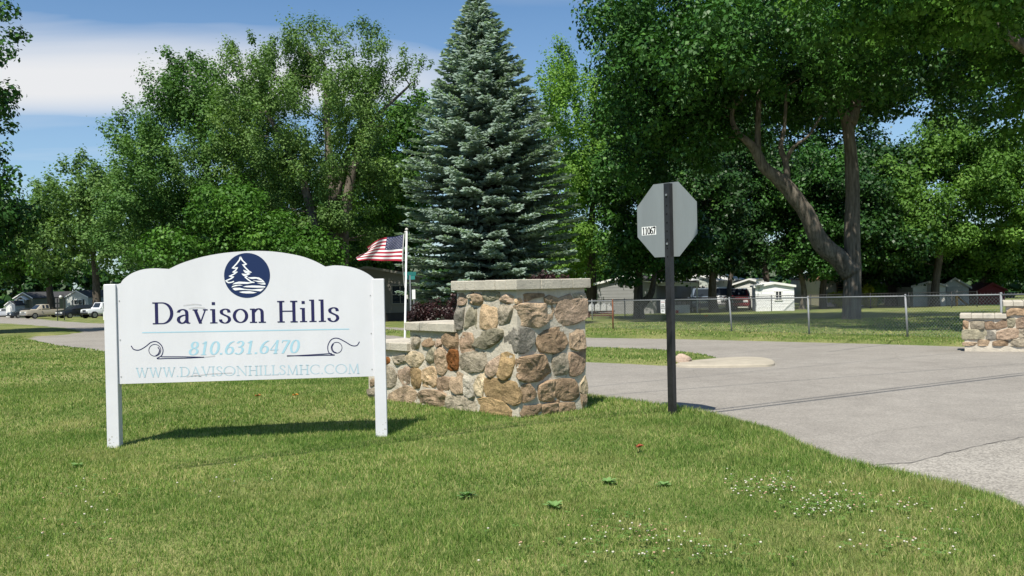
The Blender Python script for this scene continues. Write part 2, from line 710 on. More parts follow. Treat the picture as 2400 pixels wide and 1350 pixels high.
rx = np.array([-125, -60, -20, 0, 20, 60])
ry = np.array(list(np.arange(-8, 8, 4)) + list(np.arange(8, 17, 0.5)) + list(np.arange(17, 230, 6)))
RX, RY = np.meshgrid(rx, ry)
rz_ = datum(RY.ravel()) + RL
ridx = np.arange(len(rx) * len(ry)).reshape(len(ry), len(rx))
rf = np.stack([ridx[:-1, :-1].ravel(), ridx[:-1, 1:].ravel(), ridx[1:, 1:].ravel(), ridx[1:, :-1].ravel()], 1)
kind(np_quads('road', np.stack([RX.ravel(), RY.ravel(), rz_], 1), asphalt_mat('drive_asphalt', (0.232, 0.214, 0.188), (0.276, 0.256, 0.226), 0.20), None, rf, True), 'structure')

# the public street: older, paler, coarser surface that the drive's asphalt laps on to
seam = road_pts([(1960, 1102), (2000, 1094), (2100, 1089), (2160, 1080), (2230, 1062), (2310, 1042), (2400, 1026)])
sm = []
for k in range(len(seam) - 1):
    for t in np.linspace(0, 1, 9)[:-1]:
        p = Vector(seam[k]).lerp(Vector(seam[k + 1]), t)
        sm.append((p.x + 0.03 * mnoise.noise(Vector((p.x * 4, p.y * 4, 1))), p.y + 0.045 * mnoise.noise(Vector((p.x * 5, p.y * 5, 9)))))
sm.append(seam[-1])
mb = MB()
outer = sm + [(14, 10.6), (60, 22), (60, -8), (2.2, -8), (2.2, 3.0)]
mb.f.append(tuple(range(len(outer))))
mb.mi.append(0)
mb.v = [(x, y, RL + 0.004 + float(datum(y))) for x, y in outer]
kind(build('street', mb, asphalt_mat('street_asphalt', (0.245, 0.226, 0.196), (0.315, 0.293, 0.257), 0.34)), 'structure')
mb = MB()
cr_m = mat('seam_tar', (0.13, 0.122, 0.11), 0.9, 0.5, 7)
for k in range(len(sm) - 1):                             # the drive's ragged lip, a low dark step
    a, b = Vector(sm[k]), Vector(sm[k + 1])
    w = 0.006 + 0.010 * abs(mnoise.noise(Vector((a.x * 7, a.y * 7, 3))))
    mb.quad((a.x, a.y - w, RL + 0.007), (b.x, b.y - w, RL + 0.007), (b.x, b.y + 0.004, RL + 0.010), (a.x, a.y + 0.004, RL + 0.010))
kind(build('road_seam', mb, cr_m), 'structure')

# concrete nose of the island
nz_ = smoothpts([(x, y, 0) for x, y in nose], 4, True)
mb = MB()
c = sum(nz_, Vector()) / len(nz_)
rings = []
for s, h in ((1.0, -0.03), (0.985, 0.035), (0.95, 0.05), (0.6, 0.066)):
    rings.append([(c.x + (p.x - c.x) * s, c.y + (p.y - c.y) * s, RL + h + float(datum(p.y))) for p in nz_])
for a, b in zip(rings, rings[1:]):
    for k in range(len(a)):
        q = (k + 1) % len(a)
        mb.quad(a[k], a[q], b[q], b[k])
mb.quad(*rings[-1])
kind(build('island_kerb', mb, mat('island_concrete', (0.37, 0.33, 0.26), 0.9, 0.14, 3.0, 0.4, 60), smooth=False), 'structure')

# ------------------------------------------------------------------ grass blades
turf_leaf = leaf_mat('grass_blade', (0.055, 0.120, 0.020), (0.250, 0.360, 0.085), (0.50, 0.46, 0.21), 0.38, 0.9, 0.55, 0.15, 9, 0.78, 0.93, True, 0.9)


def blades(name, zones):
    allv = []
    for (y0, y1, dens, h, w) in zones:
        xw0, xw1 = -(0.62 * y1 + 0.8), 0.62 * y1 + 0.8
        N = int((xw1 - xw0) * (y1 - y0) * dens)
        P = np.stack([rng.uniform(xw0, xw1, N), rng.uniform(y0, y1, N)], 1)
        P = P[np.abs(P[:, 0]) < 0.60 * P[:, 1] + 0.7]
        z, s = ground_z(P)
        ragged = 0.03 + 0.05 * wob(P, 6.0, 1.0)
        keep = (s > ragged) & (lawn_sdf(P) > -0.12)
        P, z, s = P[keep], z[keep], s[keep]
        n = len(P)
        patch = wob(P, 1.3, 2.0)
        edge = np.clip(1.35 - s * 1.6, 0, 0.5) * (P[:, 1] < 16)
        hh = h * rng.uniform(0.45, 1.25, n) * (1 + 0.3 * patch + 0.3 * wob(P, 11.0, 4.0) + edge)
        th = rng.uniform(0, 2 * np.pi, n)
        lean = np.abs(rng.normal(0.45, 0.45, n)) * hh
        la = rng.uniform(0, 2 * np.pi, n)
        ww = w * rng.uniform(0.6, 1.3, n)
        bx, by = np.cos(th) * ww / 2, np.sin(th) * ww / 2
        tx, ty = P[:, 0] + np.cos(la) * lean, P[:, 1] + np.sin(la) * lean
        v = np.empty((n, 3, 3))
        v[:, 0] = np.stack([P[:, 0] - bx, P[:, 1] - by, z - 0.004], 1)
        v[:, 1] = np.stack([P[:, 0] + bx, P[:, 1] + by, z - 0.004], 1)
        v[:, 2] = np.stack([tx, ty, z + hh], 1)
        allv.append(v.reshape(-1, 3))
    return np.concatenate(allv)


GB = blades('grass', [(3.7, 6.0, 10800, 0.031, 0.0054), (6.0, 9.0, 6000, 0.031, 0.0072), (9.0, 14.0, 2600, 0.033, 0.0105), (14.0, 24.0, 520, 0.036, 0.021), (24.0, 40.0, 60, 0.045, 0.045)])
kind(np_quads('grass', GB, turf_leaf, None, np.arange(len(GB), dtype=np.int32).reshape(-1, 3)), 'stuff')

# grit and soil crumbs washed along the edge of the asphalt
N = 60000
Pg = np.stack([rng.uniform(-1, 8, N), rng.uniform(4.5, 15, N)], 1)
sg_ = lawn_sdf(Pg)
Pg = Pg[(sg_ < 0.05) & (sg_ > -0.28) & (rng.random(N) < np.exp(-np.abs(sg_ + 0.03) / 0.07)) & (Pg[:, 1] > 8.2 - Pg[:, 0])]
n_ = len(Pg)
zr = datum(Pg[:, 1]) + RL + 0.004
rr_g = rng.uniform(0.002, 0.0085, n_)
th = rng.uniform(0, 6.28, n_)
Vg = np.empty((n_, 4, 3))
for k in range(3):
    Vg[:, k] = np.stack([Pg[:, 0] + np.cos(th + k * 2.09) * rr_g, Pg[:, 1] + np.sin(th + k * 2.09) * rr_g, zr], 1)
Vg[:, 3] = np.stack([Pg[:, 0], Pg[:, 1], zr + rr_g * 1.1], 1)
b4 = np.arange(n_)[:, None] * 4
Fg = np.concatenate([b4 + np.array([[0, 1, 3]]), b4 + np.array([[1, 2, 3]]), b4 + np.array([[2, 0, 3]])])
kind(np_quads('grit', Vg.reshape(-1, 3), mat('grit_stone', (0.16, 0.13, 0.10), 0.9, 0, 30, col2=(0.36, 0.32, 0.27)), None, Fg), 'stuff')

# clover in the lawn: small round leaves and white heads, too many to count
pat = []
for (px, py, sx, sy, n) in [(1790, 1150, 75, 26, 60), (1900, 1195, 70, 30, 55), (1990, 1190, 60, 30, 26), (1480, 1270, 110, 40, 34), (2130, 1195, 50, 30, 14), (1560, 1300, 300, 45, 40), (2150, 1300, 200, 40, 28), (470, 1140, 120, 30, 7), (160, 1170, 120, 60, 12), (150, 1240, 120, 60, 9), (1280, 1300, 150, 40, 6), (2260, 1230, 70, 40, 8)]:
    for _ in range(n):
        pat.append((random.gauss(px, sx * 0.6), random.gauss(py, sy * 0.6)))
mbw, mbl = MB(), MB()
P2 = np.array([gp(x, min(y, 1420))[:2] for x, y in pat])
z2, s2 = ground_z(P2)
for (x, y), z, s in zip(P2, z2, s2):
    if s < 0.12:
        continue
    r = random.uniform(0.0045, 0.008)
    mbw.sphere((x, y, z + random.uniform(0.032, 0.055)), r, 7, 5, mi=0 if random.random() < 0.7 else 1, sq=(1, 1, .7))
    for _ in range(2 if random.random() < .6 else 0):
        a, d = random.uniform(0, 6.28), random.uniform(0.02, 0.16)
        lx, ly, lz = x + math.cos(a) * d, y + math.sin(a) * d, z + random.uniform(0.03, 0.055)
        for k in range(3):
            t = a + k * 2.09
            r2 = random.uniform(0.011, 0.017)
            ex, ey = math.cos(t), math.sin(t)
            mbl.quad((lx, ly, lz), (lx + ex * r2 - ey * r2 * .6, ly + ey * r2 + ex * r2 * .6, lz + .004), (lx + ex * r2 * 1.6, ly + ey * r2 * 1.6, lz + .002), (lx + ex * r2 + ey * r2 * .6, ly + ey * r2 - ex * r2 * .6, lz + .004))
kind(build('clover_flowers', mbw, [mat('clover_white', (0.50, 0.47, 0.38), 0.8), mat('clover_faded', (0.40, 0.27, 0.17), 0.9)], smooth=True), 'stuff')
kind(build('clover_leaves', mbl, leaf_mat('clover_leaf', (0.06, 0.14, 0.025), (0.16, 0.27, 0.06), None, 0.25, 1.5)), 'stuff')

weed_m = leaf_mat('weed_leaf', (0.08, 0.17, 0.045), (0.19, 0.32, 0.10), None, 0.2, 3.0)
weed_labels = [(1093, 1168, 0.075, 'low dark broad-leaved weed in the lawn straight below the stone pillar'),
               (1300, 1195, 0.075, 'grey-green broad-leaved weed in the lawn below the right edge of the pillar'),
               (1425, 1135, 0.075, 'bright green broad-leaved weed left of the clover patch in the lawn'),
               (1555, 1140, 0.06, 'broad-leaved weed in the lawn just below the octagonal sign post'),
               (180, 1095, 0.06, 'dark low weed in the lawn below the left post of the white sign')]
for wx, wy, r, lab in weed_labels:
    p = gp(wx, wy)
    z, _ = ground_z(np.array([[p.x, p.y]]))
    t = thing('broadleaf_weed', lab, 'weed', (p.x, p.y, float(z[0])), group='broad-leaved weeds in the lawn')
    for k in range(15):
        mb = MB()
        a = k * 2.4 + random.uniform(-.3, .3)
        L, w = r * random.uniform(0.7, 1.25), r * random.uniform(0.16, 0.25)
        el = random.uniform(0.25, 0.95)
        c, s = math.cos(a), math.sin(a)
        prev = None
        for j in range(5):
            q = j / 4
            rr, zz = L * q * math.cos(el), 0.01 + L * math.sin(el) * (q - 0.45 * q * q)
            hw = w * math.sin(math.pi * (0.12 + 0.86 * q)) * (1 + 0.25 * (j % 2))
            cur = [(c * rr - s * hw, s * rr + c * hw, zz + hw * .3), (c * rr, s * rr, zz), (c * rr + s * hw, s * rr - c * hw, zz + hw * .3)]
            if prev:
                mb.quad(prev[0], cur[0], cur[1], prev[1])
                mb.quad(prev[1], cur[1], cur[2], prev[2])
            prev = cur
        build('leaf', mb, weed_m, t, False)
for lx, ly, lab, colr in [(692, 938, 'orange fallen leaf on the grass under the white sign panel', (0.55, 0.22, 0.03)), (604, 938, 'small rusty fallen leaf on the grass under the middle of the white sign', (0.35, 0.12, 0.03)),
                          (1498, 1064, 'red-brown fallen leaf in the lawn left of the octagonal sign post', (0.28, 0.07, 0.03)), (1655, 744, 'bright orange leaf lying on the shaded lawn behind the fence', (0.7, 0.25, 0.05))]:
    p = gp(lx, ly)
    z = float(ground_z(np.array([[p.x, p.y]]))[0][0])
    s = 0.045 if p.y < 15 else 0.16
    mb = MB()
    cpt = []
    for k in range(10):
        a = k * math.pi / 5 + 0.3
        rr = s * (1.0 if k % 2 == 0 else 0.5)
        cpt.append((p.x + math.cos(a) * rr, p.y + math.sin(a) * rr, z + 0.05 + 0.5 * s * abs(math.sin(a * 1.5))))
    for k in range(10):
        mb.quad((p.x, p.y, z + 0.045), cpt[k], cpt[(k + 1) % 10])
    tag(build('fallen_leaf', mb, mat('fallen_%d' % lx, colr, 0.7)), lab, 'leaf', 'fallen leaves on the grass')

# ------------------------------------------------------------------ stroke lettering
TK, TN = 0.066, 0.026


class Letters:
    """strokes of a flat broad nib, laid as thin ribbons on a plane"""

    def __init__(self, tk=TK, tn=TN):
        self.tk, self.tn = tk, tn

    def g(self, ch):
        tk, tn = self.tk, self.tn
        S = lambda *p: ('s', smoothpts([(a, b, 0) for a, b in p], 7), tk, tn)
        Lk = lambda *p: ('s', [Vector((a, b, 0)) for a, b in p], tk, tn)
        Th = lambda *p: ('s', [Vector((a, b, 0)) for a, b in p], tn, tn)
        Ht = lambda x0, x1, y: ('s', [Vector((x0, y, 0)), Vector((x1, y, 0))], tn, tn)
        El = lambda cx, cy, rx_, ry_: ('s', [Vector((cx + rx_ * math.cos(t), cy + ry_ * math.sin(t), 0)) for t in np.linspace(0, 2 * math.pi, 41)], tk, tn)
        b = tn
        ser = lambda x, y: Ht(x - 0.14, x + 0.14, y)
        if ch == 'D':
            arc = [Vector((0.36 + 0.36 * math.cos(t), 0.5 + (0.5 - b) * math.sin(t), 0)) for t in np.linspace(math.pi / 2, -math.pi / 2, 26)]
            return [Lk((.15, 0), (.15, 1)), ('s', [Vector((.15, 1 - b, 0))] + arc + [Vector((.15, b, 0))], tk, tn), Ht(0, .16, b), Ht(0, .16, 1 - b)], 0.82
        if ch == 'a':
            return [S((.09, .52), (.15, .62), (.28, .655), (.39, .59), (.415, .45), (.415, .28), (.415, .12), (.45, .035), (.54, .03)), S((.41, .40), (.27, .385), (.12, .29), (.10, .14), (.2, .03), (.33, .07), (.41, .17))], 0.58
        if ch == 'v':
            return [Lk((.09, .66), (.295, .0)), Th((.28, .0), (.49, .66)), Ht(0, .2, .66 - b), Ht(.39, .57, .66 - b)], 0.59
        if ch == 'i':
            return [Lk((.15, 0), (.15, .66)), ser(.15, b), Ht(.02, .15, .66 - b), Lk((.15, .85), (.15, .98))], 0.31
        if ch == 's':
            return [S((.375, .49), (.34, .61), (.22, .65), (.09, .58), (.1, .45), (.22, .365), (.35, .28), (.38, .14), (.28, .02), (.15, .02), (.06, .09), (.045, .18))], 0.46
        if ch == 'o':
            return [El(.29, .33, .235, .33 - b)], 0.58
        if ch == 'n':
            return [Lk((.15, 0), (.15, .66)), S((.17, .49), (.26, .61), (.38, .645), (.47, .56), (.485, .42), (.485, .2), (.485, 0)), ser(.15, b), ser(.485, b), Ht(.02, .15, .66 - b)], 0.65
        if ch == 'H':
            return [Lk((.15, 0), (.15, 1)), Lk((.65, 0), (.65, 1)), Ht(.15, .65, .52), ser(.15, b), ser(.65, b), ser(.15, 1 - b), ser(.65, 1 - b)], 0.81
        if ch == 'l':
            return [Lk((.15, 0), (.15, 1.04)), ser(.15, b), Ht(.02, .15, 1.04 - b)], 0.31
        if ch == '8':
            return [El(.29, .745, .165, .255 - b), El(.29, .26, .21, .26 - b)], 0.58
        if ch == '1':
            return [Lk((.29, 0), (.29, 1)), Ht(.13, .45, b), S((.12, .84), (.2, .87), (.29, .96))], 0.56
        if ch == '0':
            return [El(.29, .5, .215, .5 - b)], 0.58
        if ch == '6':
            return [El(.29, .29, .2, .29 - b), S((.46, .97), (.3, .88), (.16, .68), (.095, .45), (.09, .27))], 0.57
        if ch == '3':
            return [S((.09, .82), (.18, .95), (.31, .96), (.41, .86), (.41, .70), (.32, .58), (.18, .54)), S((.2, .54), (.36, .5), (.45, .36), (.44, .18), (.33, .04), (.18, .02), (.07, .12))], 0.55
        if ch == '4':
            return [Lk((.38, 0), (.38, 1)), Th((.36, .98), (.05, .29)), Ht(.02, .53, .28), Ht(.26, .5, b)], 0.58
        if ch == '7':
            return [('s', [Vector((.06, .95, 0)), Vector((.5, .95, 0))], tk, tn * 1.6), Lk((.47, .95), (.2, 0)), Th((.065, .97), (.065, .8))], 0.54
        if ch == '.':
            return [Lk((.1, 0), (.1, .12))], 0.24
        if ch == 'W':
            return [Lk((.08, 1), (.29, 0)), Th((.29, 0), (.5, 1)), Lk((.46, 1), (.68, 0)), Th((.68, 0), (.9, 1)), Ht(0, .2, 1 - b), Ht(.38, .56, 1 - b), Ht(.82, .98, 1 - b)], 1.0
        if ch == 'A':
            return [Th((.09, 0), (.38, 1)), Lk((.37, 1), (.68, 0)), Ht(.2, .56, .36), Ht(0, .18, b), Ht(.57, .78, b)], 0.78
        if ch == 'V':
            return [Lk((.1, 1), (.38, 0)), Th((.38, 0), (.66, 1)), Ht(0, .22, 1 - b), Ht(.57, .75, 1 - b)], 0.74
        if ch == 'I':
            return [Lk((.15, 0), (.15, 1)), ser(.15, b), ser(.15, 1 - b)], 0.34
        if ch == 'S':
            return [S((.44, .78), (.4, .92), (.27, .975), (.12, .9), (.1, .73), (.22, .58), (.38, .45), (.45, .26), (.36, .07), (.2, .025), (.08, .1), (.05, .24))], 0.54
        if ch == 'O':
            return [El(.48, .5, .42, .5 - b)], 0.97
        if ch == 'N':
            return [Th((.14, 0), (.14, 1)), Lk((.14, .98), (.75, .02)), Th((.75, 0), (.75, 1)), Ht(.02, .26, b), Ht(.02, .2, 1 - b), Ht(.64, .87, 1 - b)], 0.9
        if ch == 'L':
            return [Lk((.15, 0), (.15, 1)), ser(.15, 1 - b), Ht(.02, .52, b), Th((.52, b), (.54, .18))], 0.58
        if ch == 'M':
            return [Th((.13, 0), (.17, 1)), Lk((.17, 1), (.48, .03)), Th((.48, .03), (.78, 1)), Lk((.78, 1), (.83, 0)), Ht(.02, .25, b), Ht(.72, .94, b)], 0.97
        if ch == 'C':
            return [('s', [Vector((.47 + .41 * math.cos(t), .5 + (.5 - b) * math.sin(t), 0)) for t in np.linspace(0.85, 2 * math.pi - 0.85, 32)], tk, tn), Th((.745, .86), (.745, .72))], 0.84
        return [], 0.3

    def text(self, s, track=0.0):
        out, x = [], 0.0
        for ch in s:
            st, w = self.g(ch)
            for k, (_, pts, a, b) in enumerate(st):
                out.append(([Vector((p.x + x, p.y, 0)) for p in pts], a, b, k))
            x += w + track
        return out, x - track


def ribbon(mb, pts, a, b, fn, lift, mi=0):
    """pts in plane units, half widths a (across) and b (up); fn maps (x, y, lift) to space"""
    L, R = [], []
    n = len(pts)
    closed = n > 3 and (pts[0] - pts[-1]).length < 1e-6
    for k in range(n):
        if closed:
            t = pts[(k + 1) % (n - 1)] - pts[(k - 1) % (n - 1)]
        else:
            t = pts[min(k + 1, n - 1)] - pts[max(k - 1, 0)]
        if t.length < 1e-9:
            t = Vector((1, 0, 0))
        t.normalize()
        nx_, ny_ = -t.y, t.x
        den = math.sqrt(a * a * nx_ * nx_ + b * b * ny_ * ny_) or 1e-9
        ox, oy = a * a * nx_ / den, b * b * ny_ / den
        L.append((pts[k].x + ox, pts[k].y + oy))
        R.append((pts[k].x - ox, pts[k].y - oy))
    for k in range(n - 1):
        mb.quad(fn(*R[k], lift), fn(*R[k + 1], lift), fn(*L[k + 1], lift), fn(*L[k], lift), mi=mi)


# ------------------------------------------------------------------ the white entrance sign
A0 = gp(270, 1044)
B0 = gp(895, 1021)
ux = Vector((B0.x - A0.x, B0.y - A0.y, 0))
SPAN = ux.length
ux.normalize()
un = Vector((ux.y, -ux.x, 0))                            # towards the viewer
white = mat('sign_white_paint', (0.63, 0.625, 0.65), 0.45, 0.05, 2.2, 0.06, 3.0, spec=0.35)
vinyl = mat('sign_vinyl', (0.62, 0.615, 0.645), 0.38, 0.045, 1.1, 0.25, 0.9, spec=0.4, stretch=(1.7, 1.7, 0.6))
sign = thing('entrance_sign', 'large white scalloped entrance sign on two square posts in the lawn', 'sign', (A0.x, A0.y, 0))
PZ = 1.452


def sg(u, v, w):                                         # sign plane: along, up, out
    p = A0 + ux * u + un * w
    return (p.x, p.y, v)


rzs = math.atan2(ux.y, ux.x)
for u in (0.0, SPAN):
    mb = MB()
    p = A0 + ux * u
    mb.box((p.x, p.y, (PZ - 0.25) / 2), (0.105, 0.105, PZ + 0.25), rzs, bevel=0.006)
    build('post', mb, white, sign)
    for k in range(8):                                  # mud splashes at the foot
        mb = mb if k else MB()
        uu, vv, rr_ = u + random.uniform(-.045, .045), 0.03 + abs(random.gauss(0, .05)), random.uniform(.002, .006)
        mb.quad(*[(A0.x + ux.x * (uu + rr_ * math.cos(q)) + un.x * .0532, A0.y + ux.y * (uu + rr_ * math.cos(q)) + un.y * .0532, vv + rr_ * 1.3 * math.sin(q)) for q in (0, 1.05, 2.1, 3.14, 4.19, 5.24)])
    build('mud_splash', mb, mat('mud_brown', (0.36, 0.34, 0.29), 0.9), sign)['kind'] = 'stuff'


def s2uv(px, py, w=0.0):                                 # a point of the sign face from where it is seen
    d = ray(px, py)
    o = Vector((0, 0, EYE))
    q = A0 + un * w
    t = (Vector((q.x, q.y, 0)) - Vector((o.x, o.y, 0))).dot(un) / Vector((d.x, d.y, 0)).dot(un)
    h = o + d * t
    return (h - A0).dot(ux), h.z


PW = 0.028
top = [(281, 667), (290, 654), (310, 640), (335, 631.5), (360, 629), (380, 629.5), (396, 630.5), (425, 617), (470, 603), (520, 593.5), (570, 589), (607, 588), (650, 590.5), (700, 599), (735, 611), (762, 625), (785, 622), (815, 624.5), (840, 631), (862, 642), (880, 656)]
tp = [s2uv(x, y, PW) for x, y in top]
bot = 0.555
mb = MB()
segs = []
sm1 = smoothpts([(a, b, 0) for a, b in tp[:7]], 4)[:-1] + smoothpts([(a, b, 0) for a, b in tp[6:16]], 4)[:-1] + smoothpts([(a, b, 0) for a, b in tp[15:]], 4)
sm1 = [Vector((0.054, sm1[0].y, 0))] + sm1[1:-1] + [Vector((SPAN - 0.054, sm1[-1].y, 0))]
for a, b in zip(sm1, sm1[1:]):
    mb.quad(sg(a.x, bot, PW), sg(b.x, bot, PW), sg(b.x, b.y, PW), sg(a.x, a.y, PW))
    mb.quad(sg(b.x, bot, PW - .05), sg(a.x, bot, PW - .05), sg(a.x, a.y, PW - .05), sg(b.x, b.y, PW - .05))
    mb.quad(sg(a.x, a.y, PW), sg(b.x, b.y, PW), sg(b.x, b.y, PW - .05), sg(a.x, a.y, PW - .05))
    mb.quad(sg(b.x, bot, PW), sg(a.x, bot, PW), sg(a.x, bot, PW - .05), sg(b.x, bot, PW - .05))
build('sign_panel', mb, vinyl, sign)


def z1(x, y):
    return 200 + x / 2.7, 560 + y / 2.7


navy = mat('print_navy', (0.018, 0.017, 0.075), 0.4)
sky_ink = mat('print_light_blue', (0.35, 0.55, 0.65), 0.45)
sky_pale = mat('print_faded_blue', (0.40, 0.53, 0.60), 0.45)


def sign_text(s, p0, p1, cap, tk, tn, material, shear=0.0, track=0.0, name='letter'):
    a, b = s2uv(*z1(*p0), PW), s2uv(*z1(*p1), PW)
    st, w = Letters(tk, tn).text(s, track)
    sx = (b[0] - a[0]) / w

    def fn(x, y, lift):
        u = a[0] + (x + shear * y) * sx
        v = a[1] + (b[1] - a[1]) * (x / w) + y * cap
        return sg(u, v, PW + lift)
    mb = None
    for pts, ta, tb, k in st + [(None, 0, 0, 0)]:
        if k == 0:
            if mb:
                build(name, mb, material, sign)
            mb = MB()
        if pts:
            ribbon(mb, pts, ta, tb, fn, 0.0012 + 0.0004 * k)


sign_text('Davison Hills', (427, 540), (1610, 523), 0.197, 0.062, 0.026, navy, 0, 0.055)
sign_text('810.631.6470', (650, 736), (1350, 722), 0.122, 0.072, 0.024, sky_ink, 0.16, 0.03)
sign_text('WWW.DAVISONHILLSMHC.COM', (320, 877), (1738, 850), 0.088, 0.052, 0.022, sky_pale, 0, 0.03)


def sgpath(pts, sub=8, closed=False):
    q = [s2uv(*z1(*p), PW) for p in pts]
    return smoothpts([(a, b, 0) for a, b in q], sub, closed)


def plain(x, y, lift):
    return sg(x, y, PW + lift)


mb = MB()
ribbon(mb, sgpath([(360, 593), (1670, 570)], 2), 0.0045, 0.0045, plain, 0.0012)
build('rule_line', mb, sky_ink, sign)
fl = [((290, 676), (306, 698), (340, 703), (380, 682), (415, 655), (450, 650), (480, 672), (492, 705), (482, 738), (455, 757), (520, 756), (640, 754), (752, 748)),
      ((1735, 650), (1718, 674), (1685, 674), (1640, 648), (1595, 628), (1558, 636), (1536, 672), (1537, 710), (1552, 728), (1576, 735), (1500, 736), (1390, 739), (1276, 739))]
for k, path in enumerate(fl):
    mb = MB()
    P = sgpath(path)
    ribbon(mb, P, 0.0042, 0.0042, plain, 0.0012)
    cx, cy, r = ((440, 704, 36), (1590, 688, 34))[k]
    c0 = s2uv(*z1(cx, cy), PW)
    rr = r / 2.7 * 8.2 / F
    ribbon(mb, [Vector((c0[0] + rr * math.cos(t), c0[1] + rr * 1.02 * math.sin(t), 0)) for t in np.linspace(0, 2 * math.pi, 33)], 0.0028, 0.0028, plain, 0.0016)
    inner = ((460, 684), (470, 705), (460, 728), (445, 738)) if k == 0 else ((1570, 664), (1561, 685), (1570, 710), (1590, 720))
    ribbon(mb, sgpath(inner), 0.0042, 0.003, plain, 0.0020)
    ln = ((480, 745), (620, 745), (752, 748)) if k == 0 else ((1560, 724), (1420, 733), (1276, 741))
    ribbon(mb, sgpath(ln, 2), 0.0032, 0.0032, plain, 0.0024)
    build('scroll_ornament', mb, navy, sign)


for path in (((655, 440), (700, 432), (760, 436)), ((620, 420), (690, 412), (735, 416)), ((690, 865), (770, 855), (830, 850), (930, 846)), ((640, 870), (700, 862), (735, 868)), ((752, 747), (790, 742), (820, 738))):
    mb = MB()
    ribbon(mb, sgpath(path, 4), 0.0016, 0.0016, plain, 0.0045)
    build('scratch', mb, mat('scratch_grey', (0.36, 0.35, 0.36), 0.7), sign)
for u in (0.075, SPAN - 0.075):
    for v in (0.62, 0.95, 1.30):
        mb = MB()
        mb.tube([sg(u, v, PW - .002), sg(u, v, PW + .003)], 0.006, 8)
        build('screw', mb, mat('screw_steel', (0.30, 0.30, 0.30), 0.5), sign)


def z5(x, y):
    return 480 + x / 9.0, 570 + y / 9.0


def z5uv(x, y):
    return s2uv(*z5(x, y), PW)


cc = z5uv(893, 680)
rr = 52.3 * 8.2 / F
mb = MB()
ringp = [sg(cc[0] + rr * math.cos(t), cc[1] + rr * math.sin(t), PW + 0.0012) for t in np.linspace(0, 2 * math.pi, 65)[:-1]]
mb.quad(*ringp)
emb = build('emblem_disc', mb, mat('print_navy_disc', (0.012, 0.025, 0.085), 0.4), sign)
mb = MB()
for path in [((750, 285), (735, 350), (665, 440), (580, 530), (640, 525), (690, 510), (650, 570), (590, 615), (640, 612), (685, 600), (620, 650), (515, 700), (565, 708), (610, 705), (560, 745), (440, 795), (500, 832), (560, 825), (615, 805)),
             ((750, 285), (790, 360), (880, 447), (838, 455), (797, 440), (850, 510), (930, 590), (980, 615), (920, 610), (815, 570), (870, 622), (950, 650), (880, 665), (785, 650), (840, 687), (900, 697), (852, 718), (920, 770), (980, 815), (1048, 829))]:
    q = [Vector((*z5uv(*p), 0)) for p in path]
    dense = []
    for a, b in zip(q, q[1:]):
        dense += [a, a.lerp(b, 0.5)]
    dense.append(q[-1])
    ribbon(mb, dense, 0.0065, 0.0052, plain, 0.0020)
for poly in [((580, 870), (640, 830), (720, 810), (830, 815), (950, 825), (1040, 830), (900, 858), (700, 855)),
             ((900, 722), (1050, 712), (1150, 725), (1220, 770), (1185, 783), (1090, 748), (1000, 755), (940, 740)),
             ((1000, 776), (1090, 792), (1190, 790), (1225, 775), (1270, 830), (1232, 830), (1120, 820)),
             ((1100, 840), (1190, 850), (1275, 838), (1282, 874), (1200, 870)),
             ((565, 935), (580, 905), (650, 880), (740, 875), (805, 890), (700, 898), (620, 915)),
             ((800, 920), (870, 900), (1000, 890), (1150, 895), (1280, 910), (1270, 935), (1100, 938), (900, 930)),
             ((585, 960), (620, 940), (740, 940), (840, 965), (1000, 975), (1150, 965), (1250, 955), (1180, 1015), (1050, 1000), (850, 985), (720, 985), (640, 998)),
             ((725, 1030), (800, 1015), (950, 1012), (1100, 1040), (1020, 1058), (880, 1060), (790, 1050))]:
    mb.quad(*[sg(*z5uv(*p), PW + 0.0026) for p in reversed(poly)])
build('emblem_drawing', mb, mat('print_white', (0.8, 0.81, 0.83), 0.4), emb)

# ------------------------------------------------------------------ stone walls
STONE_COL = {
    'tan': (0.36, 0.285, 0.215), 'pink': (0.36, 0.285, 0.23), 'grey': (0.31, 0.285, 0.24), 'dark': (0.19, 0.187, 0.175), 'green': (0.275, 0.265, 0.21),
    'gold': (0.32, 0.24, 0.14), 'rust': (0.24, 0.105, 0.04), 'brown': (0.32, 0.24, 0.17), 'cream': (0.42, 0.365, 0.275), 'orange': (0.40, 0.31, 0.215), 'pale': (0.37, 0.36, 0.33), 'red': (0.31, 0.235, 0.18)}


